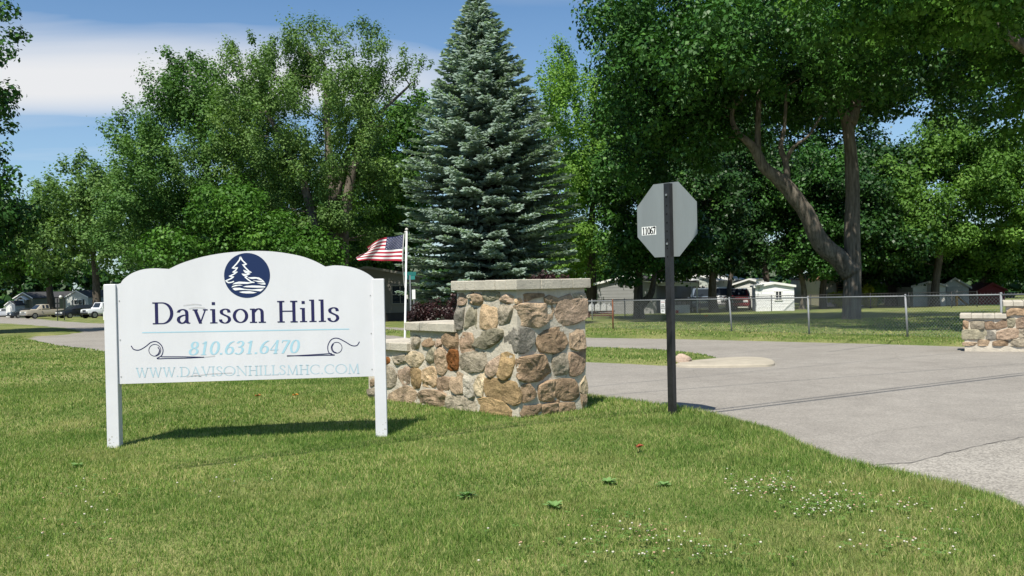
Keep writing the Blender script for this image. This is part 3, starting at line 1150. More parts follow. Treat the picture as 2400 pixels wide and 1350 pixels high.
def stone_mat(key):
    c = STONE_COL[key]
    nm = 'stone_' + key
    if nm in _mats:
        return _mats[nm]
    c = (c[0] * 1.07, c[1], c[2] * 0.89)
    m = mat(nm, tuple(x * 0.66 for x in c), 0.9, 0, 9.0, 1.0, 42, spec=0.15, col2=tuple(min(1, x * 1.34) for x in c))
    n, l = m.node_tree.nodes, m.node_tree.links
    b = n['Principled BSDF']
    src = b.inputs['Base Color'].links[0].from_socket
    oi = n.new('ShaderNodeObjectInfo')
    hs = n.new('ShaderNodeHueSaturation')
    mr = n.new('ShaderNodeMapRange')
    mr.inputs[3].default_value = 0.75
    mr.inputs[4].default_value = 1.22
    l.new(oi.outputs['Random'], mr.inputs[0])
    l.new(mr.outputs[0], hs.inputs['Value'])
    l.new(src, hs.inputs['Color'])
    sp = n.new('ShaderNodeTexNoise')
    sp.inputs['Scale'].default_value = 130
    sp.inputs['Detail'].default_value = 3
    l.new(n['Texture Coordinate'].outputs['Object'], sp.inputs['Vector'])
    m2 = n.new('ShaderNodeMapRange')
    m2.inputs[1].default_value = 0.3
    m2.inputs[2].default_value = 0.7
    m2.inputs[3].default_value = 0.6
    m2.inputs[4].default_value = 1.4
    l.new(sp.outputs[0], m2.inputs[0])
    mm = n.new('ShaderNodeMixRGB')
    mm.blend_type = 'MULTIPLY'
    mm.inputs[0].default_value = 1
    l.new(hs.outputs[0], mm.inputs[1])
    l.new(m2.outputs[0], mm.inputs[2])
    l.new(mm.outputs[0], b.inputs['Base Color'])
    return m


mortar = mat('wall_mortar', (0.55, 0.495, 0.405), 0.95, 0.14, 6.0, 0.9, 35, spec=0.1)
capm = mat('cap_limestone', (0.47, 0.43, 0.355), 0.9, 0.13, 5.0, 0.5, 45, spec=0.15)
mortar_dk = mat('mortar_darker', (0.40, 0.375, 0.33), 0.95)  # plain darker mortar tone, assigned to no mesh


def make_stone(poly, mapper, key, root, proud, seed):
    """poly: outline in face coordinates; mapper(x, y, out) gives the point in space"""
    c = Vector((sum(p[0] for p in poly) / len(poly), sum(p[1] for p in poly) / len(poly), 0))
    pts = []
    P = [Vector((p[0], p[1], 0)) for p in poly]
    spl = smoothpts([(p[0], p[1], 0) for p in poly], 4, True)
    for k in range(len(P)):                              # broken-faced stones: corners barely rounded
        for j in range(4):
            lin = P[k].lerp(P[(k + 1) % len(P)], j / 4)
            pts.append(lin.lerp(spl[k * 4 + j], 0.35))
    pts = [c + (p - c) * 1.10 for p in pts]
    mb = MB()
    rings = []
    prof = [(1.0, -0.7), (1.0, 0.35), (0.985, 0.75), (0.95, 0.95), (0.86, 1.0), (0.74, 1.0), (0.60, 1.0), (0.42, 1.0), (0.22, 1.0)]
    sx = Vector((seed * 3.1, seed * 1.7, seed * 0.9))
    size = max((Vector((p[0], p[1], 0)) - c).length for p in poly)
    cuts = []                                            # cleavage planes that chop the face
    for _ in range(random.randint(3, 5)):
        a = random.uniform(0, 6.28)
        cuts.append((math.cos(a), math.sin(a), random.uniform(0.15, 0.6), random.uniform(0.6, 2.0)))
    tilt = (random.uniform(-.45, .45), random.uniform(-.45, .45))
    for s, h in prof:
        ring = []
        for p in pts:
            q = c + (p - c) * s
            w0 = Vector(mapper(q.x, q.y, 0))
            ex, ey = (q.x - c.x) / size, (q.y - c.y) / size
            nz = mnoise.noise(w0 * 6 + sx) * 0.7 + abs(mnoise.noise(w0 * 13 + sx)) * -0.55 + mnoise.noise(w0 * 34 + sx) * 0.12
            rel = ex * tilt[0] + ey * tilt[1]
            hh = h * (1 + rel)
            for (ca, sa, d0, sl) in cuts:
                dd = ex * ca + ey * sa - d0
                if dd > 0:
                    hh -= dd * sl * 0.9
            hh = max(hh, min(h, 0.1)) if h > 0 else h
            out = proud * (hh + 0.95 * nz * min(1, max(h, 0)))
            jag = 1 + (0.04 * mnoise.noise(w0 * 14 + sx * 2) + 0.025 * mnoise.noise(w0 * 40 + sx) if s > 0.7 else 0)
            q2 = c + (p - c) * s * jag
            ring.append(mapper(q2.x, q2.y, out))
        rings.append(ring)
    n = len(pts)
    i0 = 0
    for r in rings:
        mb.v += [tuple(x) for x in r]
    for k in range(len(rings) - 1):
        for j in range(n):
            a, b = k * n + j, k * n + (j + 1) % n
            mb.f.append((a, b, b + n, a + n))
            mb.mi.append(0)
    mb.v.append(tuple(mapper(c.x, c.y, proud * 1.1)))
    e = len(mb.v) - 1
    k = (len(rings) - 1) * n
    for j in range(n):
        mb.f.append((k + j, k + (j + 1) % n, e))
        mb.mi.append(0)
    return build('stone', mb, stone_mat(key), root)


CR = gp(1217, 983)
LD = Vector((math.cos(math.radians(133)), math.sin(math.radians(133)), 0))
RD = Vector((math.cos(math.radians(43)), math.sin(math.radians(43)), 0))
LN, RN = -RD, -LD                                        # outward: left face, right face
wall = thing('stone_wall', 'stepped fieldstone entrance wall with tall pillar right of the white sign', 'stone wall', (CR.x, CR.y, 0))


def wp(s, t, z):                                         # s along the left face, t into the wall
    p = CR + LD * s + RD * t
    return (p.x, p.y, z)


def wbox(mb, s0, s1, t0, t1, z0, z1_, bev=0.0, mi=0):
    c = CR + LD * ((s0 + s1) / 2) + RD * ((t0 + t1) / 2)
    mb.box((c.x, c.y, (z0 + z1_) / 2), (s1 - s0, t1 - t0, z1_ - z0), math.radians(133), bevel=bev, mi=mi)


# LD x RD : with rz = 133 deg local x = LD, local y = (cos 223, sin 223) = -RD
mb = MB()
wbox(mb, 0.0, 0.95, 0.0, 1.02, -0.25, 1.315)
wbox(mb, 0.95, 1.82, 0.0, 0.52, -0.25, 0.858)
wbox(mb, 1.82, 2.70, 0.0, 0.52, -0.25, 0.612)
build('mortar_core', mb, mortar, wall)


def sill(s0, s1, t0, t1, z, th, cuts_s, cuts_t):
    """cap laid from blocks: a row along the left face and one along the right"""
    prev = s0
    for cpos in cuts_s + [s1]:
        mb = MB()
        dz = random.uniform(-0.003, 0.003)
        wbox(mb, prev + 0.0025, cpos - 0.0025, t0 + random.uniform(-.004, .004), (t0 + t1) / 2 if cuts_t else t1, z + dz, z + th + dz, 0.007)
        build('cap_block', mb, capm, wall)
        prev = cpos
    if cuts_t:
        pt = (t0 + t1) / 2
        prev = pt
        for cpos in cuts_t + [t1]:
            mb = MB()
            wbox(mb, s0 + random.uniform(-.004, .004), s1, prev + 0.0025, cpos - 0.0025, z, z + th + random.uniform(-.003, .003), 0.007)
            build('cap_block', mb, capm, wall)
            prev = cpos


# pillar cap: along the left face six blocks; along the right face a long block, then two
prev = -0.055
for cpos in [0.11, 0.27, 0.43, 0.59, 0.75, 0.88, 0.99]:
    mb = MB()
    lo = -0.055 if prev > -0.05 else -0.055
    wbox(mb, prev + 0.002, cpos - 0.002, -0.055 + random.uniform(-.004, .004), 0.30, 1.315, 1.418 + random.uniform(-.003, .003), 0.006)
    build('cap_block', mb, capm, wall)
    prev = cpos
prev = 0.304
for cpos in [0.60, 0.78, 1.07]:
    mb = MB()
    wbox(mb, -0.052 + random.uniform(-.004, .004), 0.99, prev + 0.002, cpos - 0.002, 1.315, 1.417 + random.uniform(-.003, .003), 0.006)
    build('cap_block', mb, capm, wall)
    prev = cpos
prev = 0.953
for cpos in [1.10, 1.26, 1.42, 1.58, 1.74, 1.875]:
    mb = MB()
    wbox(mb, prev + 0.002, cpos - 0.002, -0.05 + random.uniform(-.006, .006), 0.57, 0.858, 0.955 + random.uniform(-.003, .003), 0.008)
    build('cap_block', mb, capm, wall)
    prev = cpos
prev = 1.825
for cpos in [2.0, 2.16, 2.32, 2.48, 2.62, 2.75]:
    mb = MB()
    wbox(mb, prev + 0.002, cpos - 0.002, -0.05 + random.uniform(-.006, .006), 0.57, 0.612, 0.708 + random.uniform(-.003, .003), 0.008)
    build('cap_block', mb, capm, wall)
    prev = cpos


def hit_wall(zx, zy, out):
    px, py = 840 + zx / 3.5534, 620 + zy / 3.5534
    d = ray(px, py)
    o = Vector((0, 0, EYE))
    best, nn = None, None
    for nrm in (LN, RN):
        den = d.dot(nrm)
        if den < -1e-6:
            t = (CR - o).dot(nrm) / den
            if best is None or t > best:                 # convex corner: the later hit is the solid's face
                best, nn = t, nrm
    h = o + d * best
    dl = (h - CR).dot(RD) if nn is RN else -(h - CR).dot(LD)
    w = min(1, max(0, 0.5 + dl / 0.10))
    n2 = (LN * (1 - w) + RN * w)
    n2.normalize()
    h = h + n2 * out
    return (h.x, h.y, h.z)


ST = [
    ('pink', (828, 245), (900, 240), (908, 275), (895, 330), (850, 338), (828, 320)),
    ('tan', (925, 290), (965, 285), (970, 335), (930, 342)),
    ('tan', (972, 250), (1035, 250), (1040, 300), (1015, 340), (975, 330)),
    ('green', (1045, 232), (1170, 230), (1172, 285), (1100, 302), (1050, 285)),
    ('pink', (1185, 285), (1240, 250), (1290, 265), (1290, 320), (1250, 340), (1195, 310)),
    ('orange', (1305, 290), (1345, 275), (1365, 300), (1345, 330), (1310, 325)),
    ('brown', (1375, 250), (1412, 240), (1530, 242), (1530, 268), (1450, 285), (1415, 302), (1375, 312)),
    ('tan', (1545, 280), (1590, 255), (1655, 280), (1650, 320), (1600, 332), (1555, 315)),
    ('pink', (1670, 290), (1760, 255), (1780, 292), (1888, 295), (1888, 430), (1830, 480), (1740, 500), (1650, 500), (1635, 440), (1650, 360)),
    ('grey', (1790, 240), (1885, 238), (1885, 285), (1795, 284)),
    ('grey', (912, 232), (960, 232), (962, 275), (925, 282)),
    ('dark', (820, 360), (850, 335), (885, 350), (880, 440), (870, 530), (835, 535), (818, 470)),
    ('green', (905, 400), (935, 350), (980, 350), (985, 440), (985, 535), (920, 525), (885, 515)),
    ('orange', (1040, 325), (1090, 315), (1165, 330), (1168, 440), (1145, 525), (1080, 535), (1020, 525), (1022, 440)),
    ('grey', (1180, 345), (1240, 335), (1285, 370), (1270, 440), (1240, 520), (1205, 525), (1175, 495), (1180, 420)),
    ('tan', (1295, 350), (1380, 325), (1500, 330), (1590, 320), (1615, 370), (1600, 440), (1560, 480), (1480, 520), (1400, 510), (1330, 490), (1300, 420)),
    ('red', (845, 590), (880, 570), (940, 575), (960, 620), (965, 710), (910, 735), (860, 730), (845, 660)),
    ('green', (955, 610), (990, 560), (1060, 555), (1130, 535), (1195, 550), (1200, 600), (1150, 650), (1090, 690), (1050, 700), (1000, 680), (960, 670)),
    ('dark', (1225, 555), (1270, 530), (1400, 530), (1450, 560), (1455, 640), (1420, 700), (1370, 735), (1300, 730), (1240, 700), (1222, 620)),
    ('brown', (1490, 600), (1530, 560), (1640, 530), (1720, 525), (1720, 600), (1740, 650), (1700, 710), (1620, 735), (1520, 720), (1485, 660)),
    ('tan', (1770, 540), (1830, 515), (1875, 560), (1888, 640), (1885, 690), (1810, 710), (1765, 690), (1760, 620)),
    ('brown', (525, 640), (560, 615), (625, 620), (640, 660), (600, 685), (545, 680)),
    ('pink', (655, 625), (690, 610), (700, 660), (680, 685), (655, 680)),
    ('brown', (715, 600), (760, 570), (825, 580), (830, 705), (770, 705), (720, 660)),
    ('grey', (445, 590), (500, 580), (515, 640), (500, 690), (450, 715), (440, 660)),
    ('cream', (415, 745), (470, 725), (530, 745), (545, 790), (500, 850), (450, 845), (410, 800)),
    ('green', (580, 740), (625, 695), (645, 730), (640, 830), (600, 835), (575, 800)),
    ('tan', (655, 725), (690, 695), (725, 720), (740, 780), (740, 870), (700, 920), (660, 895), (648, 810)),
    ('rust', (748, 760), (780, 712), (830, 725), (838, 800), (830, 872), (770, 880), (742, 850)),
    ('grey', (850, 770), (900, 735), (1010, 720), (1055, 750), (1065, 830), (1030, 885), (930, 895), (860, 890), (842, 830)),
    ('pink', (1070, 850), (1110, 800), (1175, 760), (1185, 830), (1160, 900), (1110, 935), (1062, 900)),
    ('gold', (1195, 750), (1240, 735), (1295, 760), (1300, 830), (1270, 920), (1230, 955), (1175, 930), (1180, 840)),
    ('brown', (1300, 885), (1330, 790), (1420, 765), (1530, 755), (1570, 840), (1608, 910), (1590, 940), (1480, 970), (1390, 975), (1340, 950)),
    ('grey', (1620, 755), (1720, 740), (1740, 800), (1735, 900), (1720, 935), (1640, 930), (1615, 860)),
    ('red', (1755, 740), (1830, 730), (1885, 712), (1885, 820), (1866, 890), (1800, 925), (1760, 915), (1750, 830)),
    ('pink', (335, 860), (380, 835), (425, 850), (430, 920), (425, 985), (370, 995), (335, 930)),
    ('gold', (440, 870), (480, 860), (520, 890), (525, 970), (510, 1020), (465, 1030), (440, 970)),
    ('orange', (545, 880), (620, 850), (650, 900), (650, 1000), (600, 1020), (540, 1005), (540, 940)),
    ('red', (665, 950), (720, 935), (765, 950), (760, 1020), (735, 1080), (690, 1060), (660, 1020)),
    ('tan', (775, 910), (820, 895), (870, 920), (880, 1000), (875, 1065), (820, 1075), (785, 1040), (775, 980)),
    ('pale', (885, 920), (960, 920), (970, 1000), (970, 1090), (930, 1105), (895, 1080), (882, 1000)),
    ('cream', (990, 960), (1020, 905), (1052, 905), (1050, 1000), (1035, 1100), (990, 1080), (975, 1010)),
    ('gold', (1062, 960), (1100, 945), (1200, 960), (1330, 990), (1348, 1080), (1340, 1150), (1290, 1165), (1180, 1120), (1080, 1090), (1058, 1020)),
    ('brown', (1360, 1010), (1420, 995), (1460, 1050), (1470, 1090), (1420, 1130), (1365, 1150), (1358, 1080)),
    ('brown', (1500, 1010), (1560, 975), (1620, 965), (1625, 1050), (1615, 1138), (1510, 1125), (1498, 1070)),
    ('brown', (1632, 965), (1700, 955), (1790, 960), (1820, 1040), (1830, 1110), (1740, 1140), (1625, 1138), (1636, 1050)),
    ('cream', (1845, 1000), (1882, 930), (1898, 985), (1900, 1060), (1880, 1085), (1848, 1060)),
    ('grey', (235, 850), (290, 870), (320, 920), (310, 1000), (270, 1025), (230, 1010)),
    ('tan', (265, 1080), (330, 1040), (400, 1010), (460, 1040), (490, 1080), (485, 1150), (400, 1170), (260, 1160)),
    ('tan', (500, 1080), (560, 1045), (650, 1050), (720, 1075), (740, 1130), (730, 1190), (620, 1190), (495, 1170)),
    ('grey', (750, 1095), (860, 1095), (960, 1110), (985, 1160), (970, 1240), (860, 1225), (745, 1200)),
    ('gold', (1000, 1120), (1100, 1110), (1220, 1150), (1270, 1220), (1250, 1285), (1120, 1270), (1010, 1245)),
    ('brown', (1350, 1180), (1440, 1175), (1510, 1165), (1515, 1230), (1490, 1260), (1380, 1285), (1352, 1240)),
    ('brown', (1525, 1170), (1650, 1152), (1645, 1225), (1530, 1250)),
    ('brown', (1665, 1160), (1840, 1145), (1850, 1210), (1700, 1235), (1658, 1225)),
    ('tan', (1848, 1085), (1890, 1078), (1900, 1120), (1895, 1200), (1866, 1195)),
    ('tan', (95, 960), (140, 950), (150, 1000), (100, 1015)),
    ('grey', (90, 1040), (150, 1030), (160, 1110), (95, 1100)),
    ('rust', (215, 775), (262, 772), (268, 820), (225, 832)),
    ('grey', (285, 775), (395, 752), (400, 815), (310, 830)),
    ('pale', (60, 1125), (240, 1125), (240, 1155), (60, 1150)),
    ('tan', (160, 930), (225, 860), (222, 1010), (165, 1015)),
]
for k, s in enumerate(ST):
    make_stone(s[1:], hit_wall, s[0], wall, random.uniform(0.020, 0.042), k + 1)
# back and end faces of the wall, out of the picture: plain field of stones
# ------------------------------------------------------------------ second wall at the right edge
CW = gp(2257, 813)
wall2 = thing('stone_wall', 'low stepped fieldstone wall in front of the fence across the drive', 'stone wall', (CW.x, CW.y, CW.z))
D2 = Vector((math.cos(math.radians(-28)), math.sin(math.radians(-28)), 0))
N2 = Vector((D2.y, -D2.x, 0))


def hit2(zx, zy, out):
    d = ray(2200 + zx / 6.75, 660 + zy / 6.75)
    o = Vector((0, 0, EYE))
    t = (CW - o).dot(N2) / d.dot(N2)
    h = o + d * t + N2 * out
    return (h.x, h.y, h.z)


def w2box(mb, s0, s1, t0, t1, z0, z1_, bev=0.0):
    c = CW + D2 * ((s0 + s1) / 2) - N2 * ((t0 + t1) / 2)
    mb.box((c.x, c.y, (z0 + z1_) / 2), (s1 - s0, t1 - t0, z1_ - z0), math.radians(-28), bevel=bev)


zl = hit2(400, 585, 0)[2]
zu = hit2(1200, 390, 0)[2]
sstep = (Vector(hit2(1075, 500, 0)) - CW).dot(D2)
mb = MB()
w2box(mb, 0.03, sstep, 0, 0.5, CW.z - 0.4, zl)
w2box(mb, sstep, sstep + 1.5, 0, 1.2, CW.z - 0.4, zu)
build('mortar_core', mb, mortar, wall2)
for s0, s1, zz, dep in ((-0.05, sstep, zl, 0.55), (sstep - 0.06, sstep + 1.56, zu, 1.25)):
    n = max(3, int((s1 - s0) / 0.18))
    for k in range(n):
        mb = MB()
        w2box(mb, s0 + (s1 - s0) * k / n + .002, s0 + (s1 - s0) * (k + 1) / n - .002, -0.05 + random.uniform(-.004, .004), dep, zz + .001, zz + 0.095 + random.uniform(-.003, .003), 0.008)
        build('cap_block', mb, capm, wall2)
ST2 = [
    ('brown', (388, 625), (470, 630), (465, 740), (388, 745)), ('grey', (510, 625), (710, 615), (715, 740), (600, 750), (515, 735)),
    ('red', (730, 640), (830, 630), (880, 655), (900, 750), (750, 750)), ('red', (900, 660), (960, 635), (1010, 608), (1070, 600), (1078, 715), (920, 750)),
    ('green', (385, 770), (480, 755), (730, 770), (740, 900), (560, 905), (388, 910)), ('dark', (750, 785), (850, 790), (905, 840), (900, 905), (752, 905)),
    ('pink', (930, 800), (1100, 745), (1250, 750), (1250, 880), (1080, 915), (930, 905)), ('green', (1090, 560), (1200, 560), (1210, 640), (1190, 730), (1100, 730), (1088, 650)),
    ('pink', (1230, 600), (1340, 560), (1420, 570), (1420, 720), (1240, 735)), ('grey', (1280, 770), (1430, 765), (1430, 890), (1270, 880)),
    ('brown', (1085, 480), (1140, 425), (1350, 415), (1420, 430), (1400, 530), (1200, 520), (1088, 545)), ('tan', (390, 960), (590, 965), (590, 1010), (390, 1010)),
    ('tan', (610, 940), (680, 920), (830, 930), (835, 1010), (610, 1010)), ('brown', (865, 950), (960, 930), (1090, 940), (1095, 1010), (865, 1010)), ('grey', (1110, 960), (1180, 910), (1400, 910), (1400, 1020), (1110, 1015)),
    ('tan', (1450, 430), (1640, 425), (1650, 560), (1460, 570)), ('gold', (1450, 600), (1650, 590), (1650, 740), (1460, 740)), ('grey', (1450, 770), (1650, 770), (1650, 890), (1460, 890)), ('brown', (1430, 920), (1650, 920), (1650, 1020), (1430, 1020)),
    ('red', (1680, 440), (1860, 430), (1860, 700), (1690, 720)), ('tan', (1680, 760), (1860, 740), (1860, 1020), (1690, 1020))]
for k, s in enumerate(ST2):
    make_stone(s[1:], hit2, s[0], wall2, random.uniform(0.025, 0.045), k + 101)

# ------------------------------------------------------------------ octagonal traffic sign seen from behind
SB = gp(1576, 972)
alu = mat('sign_aluminium', (0.20, 0.222, 0.228), 0.5, 0.12, 3.0, 0.05, 20, metal=0.0, spec=0.35, stretch=(1, 1, 0.15))
steel_blk = mat('post_black_steel', (0.016, 0.016, 0.017), 0.42, 0.35, 14.0, 0.15, 60, spec=0.5)
stop = thing('stop_sign', 'octagonal metal traffic sign seen from behind on a black post', 'traffic sign', (SB.x, SB.y, 0))
mb = MB()
SA = math.radians(-47)                                   # plate turned away to the right
cs, sn = math.cos(SA), math.sin(SA)
ptop = at(1567, 430, SB.y).z
ch = [(-0.048, 0.0), (-0.048, 0.030), (-0.022, 0.030), (-0.022, 0.006), (0.022, 0.006), (0.022, 0.030), (0.048, 0.030), (0.048, 0.0)]
ch = [(-0.034, -0.028), (0.034, -0.028), (0.034, 0.03), (-0.034, 0.03)]
mb.prism([(SB.x + x * cs - y * sn, SB.y + x * sn + y * cs) for x, y in ch], -0.3, ptop)
post = build('post', mb, steel_blk, stop)
mb = MB()
for k in range(8):                                       # punched holes show as dark studs behind the plate
    z = 1.62 + k * 0.0875
    for a in range(1):
        c = (SB.x + 0.0 * cs + 0.0285 * sn, SB.y - 0.0285 * cs)
        mb.box((c[0], c[1], z), (0.013, 0.003, 0.016), SA)
build('punched_hole', mb, mat('hole_black', (0.004, 0.004, 0.004), 0.9), post)['kind'] = 'stuff'
zc_ = at(1565, 514.5, SB.y).z
R8 = 0.381 / math.cos(math.pi / 8)
octo = [(R8 * math.cos(math.pi / 8 + k * math.pi / 4), R8 * math.sin(math.pi / 8 + k * math.pi / 4)) for k in range(8)]


def ob(x, z, y):                                         # plate coordinates: across, up, behind (+ = away from viewer)
    x -= 0.055                                           # the plate is bolted on a little off centre
    return (SB.x + x * cs - (0.033 + y) * sn, SB.y + x * sn + (0.033 + y) * cs, zc_ + z)


mb = MB()
mb.quad(*[ob(x, z, 0) for x, z in octo])
for k in range(8):
    a, b = octo[k], octo[(k + 1) % 8]
    mb.quad(ob(*a, 0), ob(*a, .003), ob(*b, .003), ob(*b, 0))
mb.quad(*[ob(x, z, 0.003) for x, z in reversed(octo)])
plate = build('sign_plate', mb, alu, stop)
mb = MB()
mb.quad(*[ob(x * .985, z * .985, 0.0045) for x, z in reversed(octo)])
build('red_face', mb, mat('sign_red', (0.45, 0.02, 0.02), 0.4), plate)
mb = MB()
mb.quad(ob(-0.322, -0.145, -0.0012), ob(-0.132, -0.145, -0.0012), ob(-0.132, -0.055, -0.0012), ob(-0.322, -0.055, -0.0012))
lab = build('number_sticker', mb, mat('sticker_white', (0.78, 0.78, 0.76), 0.5), plate)
mb = MB()
st, w = Letters(0.10, 0.06).text('11067', -0.05)
for pts, a, b, k in st:
    def fn(x, y, lift):
        return ob(-0.316 + x / w * 0.178, -0.138 + y * 0.076, -lift)
    ribbon(mb, pts, a * 0.95, b, fn, 0.002 + 0.0003 * k)
build('number_print', mb, mat('ink_black', (0.01, 0.01, 0.012), 0.5), lab)
for bz in (0.25, -0.25):
    mb = MB()
    c = ob(0.055, bz, -0.066)
    mb.box(c, (0.022, 0.012, 0.022), SA, bevel=0.003)
    build('bolt', mb, mat('bolt_zinc', (0.35, 0.35, 0.34), 0.4, metal=0.8), stop)

# ------------------------------------------------------------------ flag and pole
FD = 20.0
fb = ground_at(950, FD)
fp = thing('flagpole', 'thin white flagpole rising behind the low end of the stone wall', 'flagpole', tuple(fb))
t0, t1 = Vector(at(949, 798, FD)), Vector(at(953, 541, FD))
dirp = (t1 - t0) / (t1.z - t0.z)
pb = t0 + dirp * (fb.z - 0.1 - t0.z)
mb = MB()
mb.tube([pb, t0, t1], [0.028, 0.024, 0.020], 12)
build('pole', mb, mat('pole_white', (0.78, 0.78, 0.76), 0.35), fp, smooth=True)
mb = MB()
mb.sphere(t1 + Vector((0, 0, 0.03)), 0.035, 12, 8)
mb.tube([t1 + Vector((-.05, 0, -.02)), t1 + Vector((.02, 0, -.02))], 0.014, 8)
build('finial', mb, mat('finial_grey', (0.5, 0.48, 0.42), 0.4), fp, smooth=True)
mb = MB()
hp = [t1 + Vector((-0.045, -0.01, -0.02)), Vector(at(944, 600, FD - .02)), Vector(at(946, 655, FD - .02)), Vector(at(951.5, 690, FD - .02))]
mb.tube(smoothpts(hp, 6), 0.005, 5)
build('halyard', mb, mat('rope', (0.45, 0.44, 0.40), 0.9), fp)
mb = MB()
mb.box(at(954, 696, FD), (0.04, 0.05, 0.09), 0, bevel=0.008)
build('cleat', mb, mat('finial_grey', (0.5, 0.48, 0.42), 0.4), fp)

topE = smoothpts([(948, 548.5, 0), (925, 554, 0), (900, 558, 0), (876, 567, 0), (858, 578, 0)], 13)
botE = smoothpts([(945, 612.5, 0), (920, 611, 0), (890, 610.5, 0), (862, 611, 0), (839, 609.5, 0)], 13)
NS = len(topE) - 1
mb = MB()
NR = 26


def flag_pt(s, t, o=0.0):
    k = s * NS
    i = min(int(k), NS - 1)
    a = topE[i].lerp(topE[i + 1], k - i)
    b = botE[i].lerp(botE[i + 1], k - i)
    q = a.lerp(b, t)
    q.x += 9 * s ** 5 * math.sin(t * math.pi * 2.0 + 0.2)
    q.y += 2.2 * s * math.sin(s * 9 - t * 2)
    dep = 0.16 * s * math.sin(s * 7.5 + t * 1.6) + 0.06 * s * math.sin(s * 17 - t * 3)
    p = at(q.x, q.y, FD + dep - o)
    return (p.x, p.y, p.z)


fv = [[flag_pt(s / 60, t / NR) for t in range(NR + 1)] for s in range(61)]
for s in range(60):
    for t in range(NR):
        if s < 2:
            m_i = 3
        elif s < 26 and t < 14:
            m_i = 2
        else:
            m_i = 0 if (t // 2) % 2 == 0 else 1
        mb.quad(fv[s][t + 1], fv[s + 1][t + 1], fv[s + 1][t], fv[s][t], mi=m_i)
fcol = [mat('flag_red', (0.36, 0.018, 0.04), 0.8), mat('flag_white', (0.72, 0.70, 0.68), 0.8), mat('flag_blue', (0.012, 0.02, 0.07), 0.8), mat('flag_header', (0.45, 0.44, 0.42), 0.9)]
flag = build('flag', mb, fcol)
tag(flag, 'striped red and white flag with starred blue corner flying from the white pole', 'flag')
mb = MB()
for r in range(9):
    for c in range(6 if r % 2 == 0 else 5):
        s0 = (2 + 24 * ((c * 2 + 1 + (r % 2)) / 12)) / 60
        t0_ = 14 / NR * (r + 1) / 10
        for o in (0.006, -0.006):
            pts = []
            for k in range(10):
                rr = 0.0125 if k % 2 == 0 else 0.006
                pts.append(flag_pt(s0 + rr * math.cos(k * math.pi / 5), t0_ + rr * 1.7 * math.sin(k * math.pi / 5), o))
            mb.quad(*pts)
build('star_print', mb, fcol[1], flag, False)['kind'] = 'stuff'

# ------------------------------------------------------------------ trees
bark = mat('bark_grey', (0.064, 0.056, 0.046), 0.95, 0, 3.0, 1.0, 6.0, spec=0.1, stretch=(3.5, 3.5, 0.5), col2=(0.23, 0.20, 0.165))
bark_dark = mat('bark_dark', (0.05, 0.042, 0.034), 0.95, 0, 3.0, 0.9, 6.0, spec=0.1, stretch=(3, 3, 0.5), col2=(0.13, 0.11, 0.09))
LEAF = {
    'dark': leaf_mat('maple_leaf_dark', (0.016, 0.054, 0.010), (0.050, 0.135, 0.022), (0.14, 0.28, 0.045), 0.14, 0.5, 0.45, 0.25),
    'silver': leaf_mat('maple_leaf_silver', (0.060, 0.126, 0.030), (0.150, 0.248, 0.068), (0.30, 0.39, 0.14), 0.28, 0.45, 0.55, 0.18),
    'bright': leaf_mat('maple_leaf_bright', (0.080, 0.180, 0.028), (0.190, 0.335, 0.060), (0.34, 0.46, 0.11), 0.36, 0.5, 0.55, 0.18),
    'mid': leaf_mat('maple_leaf_mid', (0.028, 0.088, 0.011), (0.080, 0.185, 0.024), (0.18, 0.32, 0.055), 0.22, 0.5, 0.5, 0.2),
    'cool': leaf_mat('maple_leaf_cool', (0.044, 0.112, 0.026), (0.112, 0.220, 0.055), (0.24, 0.36, 0.12), 0.26, 0.45, 0.55, 0.18),
    'soft': leaf_mat('maple_leaf_soft', (0.050, 0.120, 0.020), (0.125, 0.240, 0.042), (0.25, 0.38, 0.09), 0.28, 0.5, 0.55, 0.18),
    'deep': leaf_mat('maple_leaf_shaded', (0.010, 0.034, 0.008), (0.028, 0.078, 0.014), (0.09, 0.18, 0.03), 0.12, 0.5, 0.45, 0.25),  # shade of the background trees painted into a darker maple green
    'yellow': leaf_mat('shrub_leaf_yellow', (0.22, 0.24, 0.015), (0.42, 0.42, 0.03), None, 0.3, 1.0),
    'wine': leaf_mat('barberry_leaf', (0.016, 0.009, 0.008), (0.045, 0.016, 0.016), None, 0.12, 1.5),
    'blue': leaf_mat('spruce_needle', (0.145, 0.195, 0.158), (0.300, 0.390, 0.335), (0.44, 0.54, 0.48), 0.28, 0.8, 0.6, 0.2),
}


def unit(v):
    return v / np.maximum(np.linalg.norm(v, axis=-1, keepdims=True), 1e-9)


def kites(C, N, L, wr, droop):
    n = len(C)
    rnd = rng.normal(size=(n, 3))
    rnd[:, 2] -= droop
    T = unit(rnd - N * np.sum(rnd * N, 1, keepdims=True))
    B = np.cross(N, T)
    L = L[:, None]
    V = np.empty((n, 4, 3))
    V[:, 0] = C - T * L * 0.5
    V[:, 1] = C + B * L * wr * 0.5 - T * L * 0.08 + N * L * 0.10
    V[:, 2] = C + T * L * 0.5 - N * L * 0.06
    V[:, 3] = C - B * L * wr * 0.5 - T * L * 0.08 + N * L * 0.10
    return V.reshape(-1, 3)


